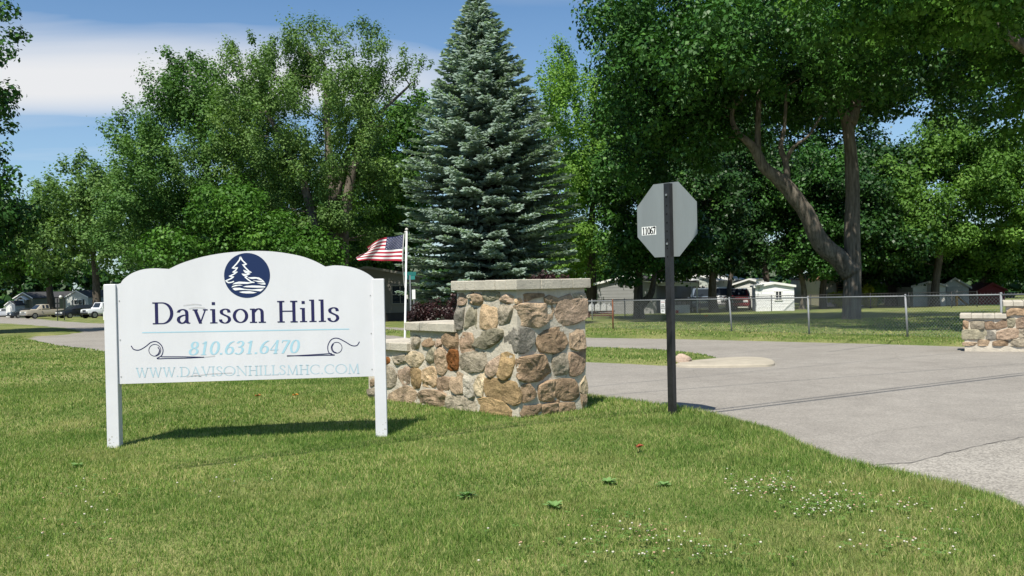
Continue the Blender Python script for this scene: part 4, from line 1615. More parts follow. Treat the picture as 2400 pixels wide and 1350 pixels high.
def clump_leaves(cl, per, size, flat, upb, droop, shell=0.55, wr=0.8, centre=None, stretch=1.0):
    """cl: (n,4) centres and radii"""
    n = len(cl)
    cnt = np.maximum(6, (per * (cl[:, 3] / np.mean(cl[:, 3])) ** 2 * rng.uniform(0.6, 1.3, n)).astype(int))
    rep = np.repeat(np.arange(n), cnt)
    N = len(rep)
    d = unit(rng.normal(size=(N, 3)))
    r = shell + (1 - shell) * rng.random(N)
    r *= 1 + 0.28 * rng.normal(size=N) * (rng.random(N) < 0.35)
    ax = np.ones((n, 3)) * rng.uniform(0.72, 1.3, (n, 3))
    ax[:, 2] *= flat
    D = d * ax[rep]
    if centre is not None and stretch != 1.0:            # sprays reach outwards and upwards
        dr = unit(unit(cl[:, :3] - centre) + np.array([0, 0, 0.65]) + rng.normal(size=(n, 3)) * 0.25)[rep]
        al = np.sum(D * dr, 1, keepdims=True)
        D = (D - dr * al) * 0.72 + dr * al * stretch
    C = cl[rep, :3] + D * (r * cl[rep, 3])[:, None]
    Nn = unit(d * 0.75 + np.array([0, 0, upb]) + rng.normal(size=(N, 3)) * 0.36)
    return kites(C, Nn, size * rng.uniform(0.6, 1.35, N), wr, droop)


def tree(name, label, px, Y, blobs, leaf, n_cl, cl_r, per, size, trunk_px, trunk_path=None, flat=0.7, upb=0.5, droop=0.8, group=None, bk=None, limbs=(), sprigs=(), seed=1, trunk_r=None, fill=0.25, shell=0.55, stretch=1.0):
    """blobs: (px, py, rx, ry, dY, rY in m) crown lobes as seen from the road; trunk base on the ground at depth Y"""
    global rng
    rng = np.random.default_rng(seed)
    random.seed(seed)
    base = ground_at(px, Y)
    t = thing(name, label, 'tree', tuple(base), group=group)
    bk = bk or bark_dark
    k = Y / F
    lobes = []
    for (bx, by, rx_, ry_, dY, rY) in blobs:
        c = at(bx, by, Y + dY)
        s = (Y + dY) / F
        lobes.append((np.array(c), np.array([rx_ * s, rY, ry_ * s])))
    vol = np.array([np.prod(l[1]) ** 0.7 for l in lobes])
    cl = []
    for c, r in [lobes[i] for i in rng.choice(len(lobes), n_cl, p=vol / vol.sum())]:
        d = unit(rng.normal(size=3))
        q = (1 - fill * rng.random() ** 1.5 * 2) if rng.random() < 0.8 else rng.random() ** 0.5
        cl.append([*(c + d * r * max(q, 0.15)), cl_r * rng.uniform(0.6, 1.4)])
    for (sx, sy, dY, r) in sprigs:
        p = at(sx, sy, Y + dY)
        cl.append([p.x, p.y, p.z, r])
    cl = np.array(cl)
    gz_ = datum(cl[:, 1])
    cl = cl[cl[:, 2] - cl[:, 3] * 0.7 > gz_ + 0.25]
    V = clump_leaves(cl, per, size, flat, upb, droop, shell, 0.8, np.mean([l[0] for l in lobes], axis=0) - np.array([0, 0, 2.0]), stretch)
    # trunk and limbs
    mbt = MB()
    tr = trunk_r or trunk_px * k / 2
    topc = max(lobes, key=lambda l: l[0][2] + l[1][2] * 0.3)
    if trunk_path:
        path = [base + Vector((0, 0, -0.3))] + [at(x, y, Y + dy) for x, y, dy in trunk_path]
    else:
        tz = topc[0][2] + topc[1][2] * 0.55
        path = [base + Vector((0, 0, -0.3))]
        for q in (0.12, 0.3, 0.5, 0.75, 1.0):
            path.append(Vector((base.x + (topc[0][0] - base.x) * q ** 1.6 + random.uniform(-.2, .2), base.y + (topc[0][1] - base.y) * q ** 1.6, base.z + (tz - base.z) * q)))
    path = smoothpts(path, 5)
    rad = []
    for i in range(len(path)):
        q = i / (len(path) - 1)
        rad.append(tr * (1.0 - 0.82 * q) * (1 + 0.55 * math.exp(-q * 26)))
    mbt.tube(path, rad, 14, jit=0.10)
    trunk = build('trunk', mbt, bk, t, smooth=True)
    skel = [(p, r) for p, r in zip(path, rad)][2:]
    for lp in limbs:
        P = smoothpts([at(x, y, Y + dy) for x, y, dy, _ in lp], 6)
        R = list(np.interp(np.linspace(0, len(lp) - 1, len(P)), range(len(lp)), [r * k / 2 for *_, r in lp]))
        ml = MB()
        ml.tube(P, R, 12, jit=0.12)
        build('limb', ml, bk, t, smooth=True)
        skel += list(zip(P, R))[2:]
    mbb = MB()
    SP = np.array([tuple(p) for p, _ in skel])
    SR = np.array([r for _, r in skel])
    order = np.argsort(np.linalg.norm(cl[:, :3] - np.array(topc[0]), axis=1))
    for ci in order:
        c = cl[ci, :3]
        dv = c - SP
        dist = np.linalg.norm(dv, axis=1) + np.where(dv[:, 2] < 0, -dv[:, 2] * 1.5, 0)
        j = int(np.argmin(dist))
        if dist[j] < 0.3:
            continue
        a, b = Vector(SP[j]), Vector(c)
        m1 = a.lerp(b, 0.5) + Vector((random.uniform(-.1, .1), random.uniform(-.1, .1), -0.06 * (b - a).length + 0.1)) 
        r0 = min(SR[j] * 0.7, 0.025 + 0.018 * (b - a).length)
        mbb.tube([a, a.lerp(m1, .5), m1, b], [r0, r0 * .85, r0 * .6, r0 * .22], 5, cap=False)
        SP = np.vstack([SP, np.array(m1), c])
        SR = np.append(SR, [r0 * .6, r0 * .3])
    build('branches', mbb, bk, t, smooth=True)['kind'] = 'stuff'
    crown = np_quads('crown', V, LEAF[leaf], t)
    crown['kind'] = 'stuff'
    return t


# --- left group
tree('maple_tree', 'tall feathery green maple with several stems right behind the white sign', 778, 52,
     [(720, 300, 215, 190, 0, 6.0), (850, 200, 120, 135, 1, 4.5), (800, 400, 190, 120, 0, 5), (610, 230, 110, 120, 1, 4), (700, 130, 70, 70, 0, 3), (560, 380, 130, 120, 1, 5), (745, 510, 75, 45, -3, 2.0), (690, 560, 120, 60, 2, 4), (840, 570, 90, 60, 2, 4)],
     'silver', 440, 0.76, 230, 0.135, 45, [(776, 640, 0), (782, 520, 0), (770, 330, 0), (760, 150, 0)], 0.85, 0.6, 0.7, bk=bark,
     limbs=[[(800, 640, .2, 34), (806, 520, .2, 28), (835, 360, 0, 18), (880, 190, 0, 7)], [(765, 640, -.3, 32), (742, 545, -.4, 26), (700, 400, -.6, 16), (610, 240, -1, 6)], [(782, 470, 0, 24), (830, 330, 1, 14), (960, 200, 1.5, 5)]],
     sprigs=[(640, 100, 0, .6), (715, 60, 0, .7), (735, 75, 0, .6), (820, 70, 0, .7), (850, 55, 0, .7), (900, 110, 0, .7), (945, 120, 0, .6), (985, 150, 0, .6), (1010, 150, 0, .4), (970, 190, 0, .6), (540, 105, 0, .6), (590, 90, 0, .6), (880, 70, 0, .6), (760, 60, 0, .5), (690, 90, 0, .6), (860, 80, 0, .7), (735, 50, 0, .5), (525, 130, 0, .6)], seed=3, fill=0.35, stretch=1.3, shell=0.4)
tree('maple_tree', 'spreading green maple left of the tallest crown with sprays reaching into the sky', 520, 57,
     [(470, 360, 150, 150, 0, 5.5), (420, 250, 75, 95, 0, 3), (520, 250, 90, 110, 0, 4), (380, 430, 130, 120, -1, 5), (560, 430, 120, 140, 0, 5), (330, 500, 110, 90, -1, 4), (430, 560, 120, 80, 1, 4), (330, 345, 60, 80, 0, 3), (450, 200, 60, 80, 0, 3), (350, 600, 100, 50, 1, 4)],
     'cool', 400, 0.82, 200, 0.16, 34, None, 0.8, 0.6, 0.7, sprigs=[(395, 130, 0, .7), (410, 165, 0, .8), (430, 150, 0, .6), (470, 140, 0, .7), (385, 190, 0, .7), (300, 240, 0, .6), (310, 262, 0, .7), (290, 290, 0, .7), (262, 290, 0, .5), (325, 300, 0, .7), (355, 225, 0, .7), (370, 240, 0, .8), (335, 330, 0, .8), (300, 325, 0, .6), (280, 270, 0, .6), (385, 120, 0, .5)], seed=4, stretch=1.3, shell=0.4)
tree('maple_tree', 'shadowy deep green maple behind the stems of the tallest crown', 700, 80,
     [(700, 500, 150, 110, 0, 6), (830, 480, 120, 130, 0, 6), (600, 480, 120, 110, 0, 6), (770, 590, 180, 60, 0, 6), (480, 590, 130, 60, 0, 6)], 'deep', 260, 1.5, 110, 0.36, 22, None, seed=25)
tree('maple_tree', 'dense deep green maple low behind the top of the white sign', 560, 47,
     [(520, 500, 70, 60, 0, 3), (610, 530, 70, 75, 0, 3.5), (560, 470, 50, 45, 1, 2.5), (660, 580, 80, 55, 0, 4), (480, 570, 80, 60, 0, 4), (430, 600, 70, 50, 0, 3), (730, 600, 60, 40, 1, 3), (590, 600, 90, 50, -1, 3)], 'mid', 190, 0.72, 190, 0.17, 26, None, 0.7, 0.6, 0.9, seed=5)
tree('maple_tree', 'yellow-green maple above the parked cars at the left', 226, 128,
     [(200, 480, 120, 100, 0, 8), (300, 480, 120, 110, -2, 8), (130, 560, 110, 80, 0, 8), (290, 590, 110, 65, -2, 7), (385, 540, 110, 110, -4, 8), (100, 500, 60, 70, 2, 6)], 'silver', 300, 1.7, 140, 0.42, 22, None, 0.8, 0.6, 0.6,
     sprigs=[(190, 365, 0, 1.5), (205, 385, 0, 1.8), (175, 395, 0, 1.5), (140, 395, 0, 1.4), (150, 380, 0, 1.2), (120, 430, 0, 1.7), (240, 400, 0, 1.6), (270, 390, 0, 1.5), (90, 440, 0, 1.4)], seed=6, stretch=1.6, shell=0.3)
tree('maple_tree', 'rounded green maple over the beige pickup at the left', 122, 141, [(90, 540, 90, 90, 0, 7), (50, 590, 80, 70, 0, 7), (150, 620, 70, 40, 0, 6), (10, 560, 60, 80, 0, 6)], 'mid', 150, 1.7, 150, 0.48, 20, None, seed=7)
tree('maple_tree', 'bright green maple between the tallest crown and the blue spruce', 925, 62,
     [(930, 380, 80, 130, 0, 5), (880, 480, 90, 120, 0, 5), (960, 520, 60, 110, 0, 4), (860, 590, 90, 60, 0, 4), (980, 330, 45, 80, 0, 3)], 'mid', 230, 0.9, 175, 0.22, 30, None, sprigs=[(960, 240, 0, 1.0), (985, 225, 0, .9), (1000, 250, 0, 1.0), (935, 260, 0, 1.0)], seed=8)
tree('maple_tree', 'dark-leaved tree whose branch ends reach in at the left edge of the view', -265, 44,
     [(-245, 250, 225, 330, 0, 6.5), (-215, 520, 210, 90, 0, 6), (-110, 60, 90, 90, 0, 4), (-70, 540, 110, 90, 1, 4)], 'dark', 260, 1.0, 170, 0.22, 40, None, sprigs=[(20, 30, 0, .8), (35, 75, 0, .7), (50, 90, 0, .5), (10, 120, 0, .7), (5, 20, 0, .8), (15, 225, 0, .6), (0, 250, 0, .7), (5, 345, 0, .5), (8, 400, 0, .7), (30, 430, 0, .7), (20, 460, 0, .8), (5, 500, 0, .8)], seed=9)

# --- right group
tree('maple_tree', 'tall slim yellow-green tree between the spruce and the big maple', 1385, 64,
     [(1320, 300, 65, 150, 0, 4), (1330, 480, 85, 140, 0, 4.5), (1400, 220, 50, 90, 1, 3), (1410, 400, 60, 130, 0, 4), (1350, 600, 60, 60, 0, 4)], 'bright', 280, 0.85, 200, 0.175, 26, None, 0.85,
     sprigs=[(1310, 105, 0, .8), (1325, 125, 0, 1), (1300, 150, 0, .9), (1340, 150, 0, .9), (1270, 180, 0, .8), (1395, 110, 0, .9), (1265, 260, 0, .8), (1290, 210, 0, 1)], seed=10, stretch=1.6, shell=0.35)
tree('maple_tree', 'dense dark maple with crown hanging low behind the stop sign', 1497, 48,
     [(1480, 470, 85, 150, 0, 4), (1450, 600, 60, 65, -1, 3.2), (1560, 560, 100, 85, 0, 4), (1500, 300, 90, 130, 0, 4)], 'dark', 270, 0.72, 190, 0.185, 24, None, 0.7, 0.55, 1.1, seed=12, limbs=[[(1497, 720, 0, 24), (1525, 690, -.5, 15), (1535, 640, -1, 10)]])
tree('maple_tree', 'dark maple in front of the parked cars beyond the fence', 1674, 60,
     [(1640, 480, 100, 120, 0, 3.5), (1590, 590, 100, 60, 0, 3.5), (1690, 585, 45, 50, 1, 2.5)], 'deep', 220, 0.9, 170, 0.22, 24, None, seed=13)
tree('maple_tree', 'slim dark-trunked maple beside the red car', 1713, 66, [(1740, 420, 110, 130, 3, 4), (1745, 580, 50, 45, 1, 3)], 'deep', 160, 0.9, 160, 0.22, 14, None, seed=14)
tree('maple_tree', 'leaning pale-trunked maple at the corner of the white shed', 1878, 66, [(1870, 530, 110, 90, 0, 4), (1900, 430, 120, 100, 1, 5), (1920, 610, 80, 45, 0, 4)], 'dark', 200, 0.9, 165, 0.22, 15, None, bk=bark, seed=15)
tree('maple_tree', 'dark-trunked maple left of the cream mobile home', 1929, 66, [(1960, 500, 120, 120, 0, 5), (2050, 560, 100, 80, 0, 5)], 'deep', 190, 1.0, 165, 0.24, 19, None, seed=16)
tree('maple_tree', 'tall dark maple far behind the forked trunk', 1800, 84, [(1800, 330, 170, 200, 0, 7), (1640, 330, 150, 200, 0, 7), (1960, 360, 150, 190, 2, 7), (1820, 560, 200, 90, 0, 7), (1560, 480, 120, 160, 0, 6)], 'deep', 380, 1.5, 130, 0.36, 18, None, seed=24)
tree('maple_tree', 'light green maple with a full rounded crown at the right behind the fence', 2190, 66,
     [(2200, 440, 130, 150, 0, 6), (2330, 480, 130, 140, 1, 6), (2260, 350, 110, 90, 1, 5), (2120, 520, 90, 110, 0, 5), (2400, 400, 110, 120, 1, 5)], 'soft', 380, 0.98, 170, 0.23, 22, None, seed=17)
tree('maple_tree', 'deep green maple above the grey garden sheds at the right', 2286, 73, [(2290, 590, 130, 65, 0, 6), (2200, 600, 90, 55, 0, 5), (2390, 580, 100, 80, 0, 6)], 'mid', 180, 1.1, 165, 0.26, 16, None, bk=bark, seed=18)
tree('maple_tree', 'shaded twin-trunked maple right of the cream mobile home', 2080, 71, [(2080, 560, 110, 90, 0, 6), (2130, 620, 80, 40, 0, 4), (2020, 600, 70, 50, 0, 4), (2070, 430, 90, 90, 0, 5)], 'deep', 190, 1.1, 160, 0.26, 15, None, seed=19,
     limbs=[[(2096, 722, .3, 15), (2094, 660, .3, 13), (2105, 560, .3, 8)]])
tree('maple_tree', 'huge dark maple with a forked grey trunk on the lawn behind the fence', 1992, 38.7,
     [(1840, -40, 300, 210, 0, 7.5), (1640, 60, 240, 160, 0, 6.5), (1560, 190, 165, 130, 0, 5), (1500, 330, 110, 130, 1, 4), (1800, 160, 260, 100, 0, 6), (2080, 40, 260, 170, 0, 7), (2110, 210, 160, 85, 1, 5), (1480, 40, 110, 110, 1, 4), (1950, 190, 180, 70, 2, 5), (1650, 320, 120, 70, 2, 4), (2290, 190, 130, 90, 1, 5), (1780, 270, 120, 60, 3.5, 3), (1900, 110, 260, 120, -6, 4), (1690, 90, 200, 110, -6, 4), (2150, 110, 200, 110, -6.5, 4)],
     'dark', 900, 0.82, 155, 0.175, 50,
     [(1996, 730, 0), (1998, 600, 0), (1997, 430, 0), (1990, 320, 0), (1975, 255, 0), (1940, 195, 0), (1915, 80, 0), (1900, -60, 0)], 0.72, 0.55, 1.2, bk=bark,
     limbs=[[(1994, 640, 0, 50), (1965, 605, -.1, 44), (1925, 570, -.2, 40), (1895, 510, -.3, 38), (1870, 470, -.4, 36), (1830, 425, -.5, 33), (1790, 390, -.6, 26), (1765, 345, -.7, 20), (1730, 312, -.8, 14), (1716, 280, -.8, 11), (1720, 250, -.8, 9), (1735, 235, -.8, 8), (1742, 205, -.8, 7)],
            [(1775, 375, -.65, 18), (1776, 300, -.5, 13), (1778, 220, -.3, 11), (1775, 120, 0, 8)],
            [(1845, 440, -.45, 16), (1842, 385, -.4, 13), (1830, 345, -.3, 12), (1838, 300, -.2, 10), (1845, 200, 0, 7)],
            [(1840, 380, -.4, 11), (1860, 345, -.6, 8), (1895, 318, -.8, 6), (1925, 270, -.9, 5)],
            [(1990, 290, 0, 34), (2005, 235, .2, 28), (2012, 160, .5, 22), (2040, 20, .8, 14)]],
     seed=21, trunk_r=0.43, fill=0.30)
tree('maple_tree', 'tree overhanging the upper right corner with one bare mossy limb', 2720, 27,
     [(2560, -120, 330, 200, 0, 5), (2330, -60, 220, 120, -5, 4), (2220, -10, 150, 75, -4.5, 3.5), (2420, 130, 130, 110, 1.5, 3), (2120, -10, 100, 60, 0, 3), (2080, -20, 130, 70, -3, 3.2), (2190, 10, 120, 65, -1, 3), (1990, -70, 110, 60, -2, 3), (2440, 270, 90, 60, 2, 2.5)], 'mid', 420, 0.54, 150, 0.15, 60, None, 0.65, 0.5, 1.2, bk=bark,
     limbs=[[(2720, 300, 0, 60), (2560, 200, 0, 44), (2470, 155, -.3, 34), (2400, 108, -.5, 28), (2350, 70, -.6, 22), (2325, 40, -.6, 18), (2315, 0, -.6, 14), (2290, -80, -.5, 9)]], sprigs=[(2020, 25, 0, .6), (2060, 50, 0, .6), (1995, 12, 0, .5), (2110, 85, 0, .5), (2170, 100, 0, .5), (2050, 90, 0, .45), (2250, 90, 0, .6)], seed=22)

# --- blue spruce
rng = np.random.default_rng(31)
random.seed(31)
SY = 40.0
sb = ground_at(1160, SY)
spruce = thing('spruce_tree', 'tall blue spruce standing behind the stone pillar', 'tree', tuple(sb))
stop_ = at(1117, -4, SY)
Hs = stop_.z - sb.z
lean_ = Vector((stop_.x - sb.x, 0, 0))
mb = MB()
mb.tube([sb + Vector((0, 0, -.3)), sb.lerp(stop_, .5), stop_], [0.26, 0.15, 0.015], 10, jit=.05)
build('trunk', mb, bark_dark, spruce, smooth=True)
prof_y = [-4, 40, 100, 200, 330, 450, 560, 650, 740, 790]
prof_w = [4, 28, 58, 92, 150, 180, 190, 186, 156, 116]
KV, KN, KL, mbb = [], [], [], MB()
C_, N_, L_, T_ = [], [], [], []
z = 0.3
while z < Hs - 0.1:
    pyv = 668 - (sb.z + z - EYE) / SY * F
    R = float(np.interp(pyv, prof_y, prof_w)) * SY / F
    nb = 18 if z < Hs * .45 else (14 if z < Hs * .8 else 9)
    a0 = random.uniform(0, 6.28)
    age = min(1, (Hs - z) / (Hs * .6))
    for k in range(nb):
        az = a0 + k * 2 * math.pi / nb + random.uniform(-.2, .2)
        L = R * random.choice((random.uniform(0.66, 0.95), random.uniform(0.9, 1.12), random.uniform(0.95, 1.18)))
        up = 0.75 - 0.95 * age                           # top branches climb, low ones lie flat and turn up at the tip
        zb = z + random.uniform(-.10, .10)
        hd = Vector((math.cos(az), math.sin(az), 0))
        side = Vector((-hd.y, hd.x, 0))

        def bp_(q):
            return sb + lean_ * (zb / Hs) + hd * (L * q) + Vector((0, 0, zb + L * (up * q * 0.45 - 0.10 * q + 0.14 * q * q * q)))
        mbb.tube([bp_(0), bp_(.5), bp_(.95)], [0.028, 0.018, 0.006], 4, cap=False)
        nt_ = max(5, int(L / 0.085))
        for j in range(nt_):
            q = 0.22 + 0.80 * ((j + random.random()) / nt_) ** 0.85
            wlen = (0.30 + 0.55 * (1 - q)) * min(1.0, 0.35 + L * 0.28) * random.uniform(.7, 1.2)
            for sd in (-1, 1):
                p0 = bp_(q)
                dr = (hd * random.uniform(.55, .95) + side * sd * random.uniform(.3, 1.0) + Vector((0, 0, random.uniform(-.12, .06)))).normalized()
                nseg = max(2, int(wlen / 0.11))
                for m in range(nseg):
                    pc = p0 + dr * (wlen * (m + .5) / nseg)
                    for e in range(1 + (random.random() < .25)):
                        dd = (dr + Vector((random.gauss(0, .38), random.gauss(0, .38), random.gauss(0.10, .20)))).normalized()
                        C_.append(tuple(pc + dd * .05))
                        T_.append(tuple(dd))
                        N_.append((hd.x * .75 + random.gauss(0, .4), hd.y * .75 + random.gauss(0, .4), 0.8))
                        L_.append(random.uniform(.21, .33))
    z += random.uniform(0.34, 0.44) if z < Hs * .45 else (random.uniform(0.28, .34) if z < Hs * .75 else random.uniform(0.20, 0.26))
for _ in range(5200):                                     # shaded inner twigs close the gaps round the stem
    z = random.uniform(0.3, Hs * .93)
    R = float(np.interp(668 - (sb.z + z - EYE) / SY * F, prof_y, prof_w)) * SY / F
    az, rr_ = random.uniform(0, 6.28), R * random.uniform(.15, .62)
    q = Vector((math.cos(az), math.sin(az), 0))
    C_.append(tuple(sb + lean_ * (z / Hs) + q * rr_ + Vector((0, 0, z))))
    T_.append((q.x + random.gauss(0, .5), q.y + random.gauss(0, .5), random.gauss(-.3, .4)))
    N_.append((q.x + random.gauss(0, .4), q.y + random.gauss(0, .4), random.gauss(.3, .4)))
    L_.append(random.uniform(.3, .5))
T_ = [tuple(Vector(t).normalized()) for t in T_]
C_, T_, N_, L_ = np.array(C_), np.array(T_), unit(np.array(N_)), np.array(L_)[:, None]
N_ = unit(N_ - T_ * np.sum(N_ * T_, 1, keepdims=True))
B_ = np.cross(N_, T_)
V = np.empty((len(C_), 4, 3))
V[:, 0] = C_ - T_ * L_ * .5
V[:, 1] = C_ + B_ * L_ * .19 + T_ * L_ * .08
V[:, 2] = C_ + T_ * L_ * .5
V[:, 3] = C_ - B_ * L_ * .19 + T_ * L_ * .08 + N_ * L_ * .05
build('branches', mbb, bark_dark, spruce)['kind'] = 'stuff'
np_quads('crown', V.reshape(-1, 3), LEAF['blue'], spruce)['kind'] = 'stuff'


# --- shrubs
def shrub(name, label, px, Y, blobs, leaf, n, r, per, size, seed):
    global rng
    rng = np.random.default_rng(seed)
    random.seed(seed)
    base = ground_at(px, Y)
    t = thing(name, label, 'shrub', tuple(base))
    cl = []
    for _ in range(n):
        bx, by, rx_, ry_, rY = blobs[rng.integers(len(blobs))]
        c = np.array(at(bx, by, Y))
        d = unit(rng.normal(size=3)) * rng.random() ** .33
        p = c + d * np.array([rx_ * Y / F, rY, ry_ * Y / F])
        p[2] = max(p[2], float(datum(p[1])) + 0.12)
        cl.append([*p, r * rng.uniform(.6, 1.3)])
    cl = np.array(cl)
    np_quads('foliage', clump_leaves(cl, per, size, 0.85, 0.4, 0.3), LEAF[leaf], t)['kind'] = 'stuff'
    mb = MB()
    for c in cl[:: max(1, n // 24)]:
        mb.tube([base + Vector((random.uniform(-.1, .1), random.uniform(-.1, .1), -.1)), base.lerp(Vector(c[:3]), .5) + Vector((0, 0, .1)), Vector(c[:3])], [.022, .014, .005], 5, cap=False)
    build('stems', mb, bark_dark, t)['kind'] = 'stuff'
    return t


shrub('barberry_shrub', 'dark wine-red shrub under the spruce left of the pillar', 1010, 35, [(1000, 735, 40, 28, .9), (1045, 725, 40, 32, .9), (985, 745, 25, 20, .6)], 'wine', 70, .22, 110, .075, 41)
shrub('barberry_shrub', 'wine-red shrub showing above the right end of the pillar cap', 1290, 30, [(1270, 660, 30, 24, .6), (1305, 668, 32, 26, .6), (1290, 710, 50, 40, .8)], 'wine', 60, .22, 110, .075, 42)
shrub('golden_shrub', 'yellow shrub in front of the cream mobile home left of the big trunk', 1962, 69, [(1955, 705, 18, 16, .8), (1972, 705, 12, 20, .8)], 'yellow', 40, .3, 80, .14, 43)
shrub('golden_shrub', 'yellow-green shrub right of the big forked trunk', 2043, 67, [(2040, 708, 14, 16, .7), (2035, 690, 10, 30, .6)], 'yellow', 36, .28, 80, .14, 44)
shrub('green_shrub', 'green leafy shrub at the right corner of the cream mobile home', 2050, 70, [(2056, 685, 14, 28, .7)], 'bright', 30, .35, 80, .16, 45)

# far wood that reads as one mass
rng = np.random.default_rng(51)
wc = []
for _ in range(1500):
    x = rng.uniform(-190, 190)
    y = rng.uniform(165, 215) - 0.05 * abs(x)
    hmax = 9.5 + 3.5 * math.sin(x * 0.11) + 2.0 * math.sin(x * 0.31 + 1)
    zz = float(datum(y)) + hmax * rng.random() ** 0.7
    wc.append([x, y, zz, rng.uniform(1.3, 2.4)])
for _ in range(420):
    x, y = rng.uniform(-42, 75), rng.uniform(108, 126)
    wc.append([x, y, float(datum(y)) + 6.0 * rng.random() ** 0.8, rng.uniform(1.0, 1.7)])
wc = np.array(wc)
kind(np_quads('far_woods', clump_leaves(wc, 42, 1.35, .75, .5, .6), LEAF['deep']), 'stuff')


# ------------------------------------------------------------------ chain link fences
galv = mat('galvanised_steel', (0.21, 0.22, 0.23), 0.6, 0.1, 6.0, metal=0.2)
rusty = mat('rusted_steel', (0.16, 0.06, 0.03), 0.9, 0.3, 9.0)
wire_m = mat('fence_wire', (0.34, 0.36, 0.37), 0.5, metal=0.2)
dark_iron = mat('dark_iron', (0.03, 0.03, 0.032), 0.6)


def chain_fence(label, base_pts, H, pitch, wr, post_mats, post_r, pm, wm, rail_r=0.018, lean=None):
    b0 = base_pts[0]
    t = thing('chain_link_fence', label, 'fence', tuple(b0))
    tops = []
    for k, p in enumerate(base_pts):
        q = p + Vector((lean[k][0], lean[k][1], H)) if lean else p + Vector((0, 0, H))
        tops.append(q)
        mb = MB()
        mb.tube([p + Vector((0, 0, -.2)), q], post_r, 10)
        mb.sphere(q + Vector((0, 0, .012)), post_r * 1.15, 10, 6)
        build('post', mb, post_mats[k], t, smooth=True)
    mb = MB()
    for a, b in zip(tops, tops[1:]):
        mb.tube([a + Vector((0, 0, -.015)), b + Vector((0, 0, -.015))], rail_r, 8)
    build('top_rail', mb, pm, t, smooth=True)
    mb = MB()
    hw = wr
    for a, b, ta, tb in zip(base_pts, base_pts[1:], tops, tops[1:]):
        L = (b - a).length
        hh = H - 0.01
        n = (b - a).cross(Vector((0, 0, 1))).normalized()

        def sp(u, v, o):
            w = u / L
            return a.lerp(b, w).lerp(ta.lerp(tb, w), v / H) + n * o
        u = -hh
        while u < L:
            for sgn in (1, -1):
                us, ue = u, u + hh
                v0, v1 = 0.03, hh
                x0, x1 = (us, ue) if sgn > 0 else (ue, us)
                # clip the diagonal to the bay
                pts = []
                lo, hi = 0.0, 1.0
                dx = x1 - x0
                for bound, s in ((0, 1), (L, -1)):
                    f0, f1 = (x0 - bound) * s, (x1 - bound) * s
                    if f0 < 0 and f1 < 0:
                        lo, hi = 1, 0
                    elif f0 < 0:
                        lo = max(lo, f0 / (f0 - f1))
                    elif f1 < 0:
                        hi = min(hi, f0 / (f0 - f1))
                if hi - lo < 0.02:
                    continue
                p0 = sp(x0 + dx * lo, v0 + (v1 - v0) * lo, 0.003 * sgn)
                p1 = sp(x0 + dx * hi, v0 + (v1 - v0) * hi, 0.003 * sgn)
                mb.tube([p0, p1], hw, 3, cap=False)
                if sgn > 0 and hi == 1.0:                # twisted barbs above the rail
                    tip = sp(ue, hh, 0)
                    mb.tube([tip, tip + Vector((.006, 0, .045))], hw, 3, cap=False)
            u += pitch
    build('chain_link_mesh', mb, wm, t)['kind'] = 'stuff'
    return t, tops


fpx = [(1240, 767), (1437, 771), (1577, 774.5), (1716, 778), (1897, 783), (2128, 789.5), (2348, 797), (2560, 806)]
fbase = [gp(x, y) for x, y in fpx]
lean = [(0, 0), (0, 0), (0, 0), (-0.07, 0), (-0.02, 0), (-0.05, 0), (0, 0), (0, 0)]
fence, ftops = chain_fence('silver chain link fence with top rail along the drive beyond the road', fbase, 1.05, 0.090, 0.0019, [galv, rusty] + [galv] * 6, 0.027, galv, wire_m, lean=lean)
f2 = [ground_at(x, Y) for x, Y in ((1387, 47), (1464, 50), (1640, 55), (1808, 60), (1900, 61), (2040, 62), (2130, 62), (2230, 61), (2290, 61))]
chain_fence('low dark chain link fence in front of the sheds beyond the lawn', f2, 1.05, 0.15, 0.004, [galv, galv] + [dark_iron] * 7, 0.03, dark_iron, dark_iron, 0.022)

# notice on the fence
nq = fbase[2].lerp(fbase[3], 0.0)
fd = (fbase[3] - fbase[2]).normalized()
fnrm = Vector((fd.y, -fd.x, 0)).normalized()
tz = at(1556, 704, nq.y).z
bz = at(1556, 735, nq.y).z
ncen = at(1556, 719, nq.y + 0.25) + fnrm * 0.05
notice = thing('notice_sign', 'small white notice with lines of print wired to the fence', 'notice', (ncen.x, ncen.y, ncen.z))
nw, nh = 0.215, (tz - bz)
fdx = Vector((fd.x, fd.y, 0)).normalized()


def nt(x, z_, o):
    p = ncen + fdx * x + fnrm * o + Vector((0, 0, z_))
    return (p.x, p.y, p.z)


mb = MB()
mb.quad(nt(-nw / 2, -nh / 2, 0), nt(nw / 2, -nh / 2, 0), nt(nw / 2, nh / 2, 0), nt(-nw / 2, nh / 2, 0))
mb.quad(nt(nw / 2, -nh / 2, -.006), nt(-nw / 2, -nh / 2, -.006), nt(-nw / 2, nh / 2, -.006), nt(nw / 2, nh / 2, -.006))
nb_ = build('notice_board', mb, mat('notice_white', (0.74, 0.74, 0.74), 0.5), notice)
mb = MB()
rr_ = random.Random(5)
for row, zz in enumerate((0.36, 0.14, 0.0, -0.14, -0.32)):      # unreadable at this size: rows of small print
    wid = (0.8, 0.62, 0.72, 0.8, 0.5)[row] * nw
    x = -wid / 2
    while x < wid / 2:
        lw = 0.014
        h = 0.012 if row == 0 else 0.017
        mb.quad(nt(x, zz * nh - h, .003), nt(x + lw, zz * nh - h, .003), nt(x + lw, zz * nh + h, .003), nt(x, zz * nh + h, .003), mi=0 if row == 0 else 1)
        x += lw + (0.004 if rr_.random() < .8 else .013)
build('print_rows', mb, [mat('notice_red', (0.35, 0.03, 0.03), 0.5), mat('notice_black', (0.03, 0.03, 0.03), 0.5)], nb_)

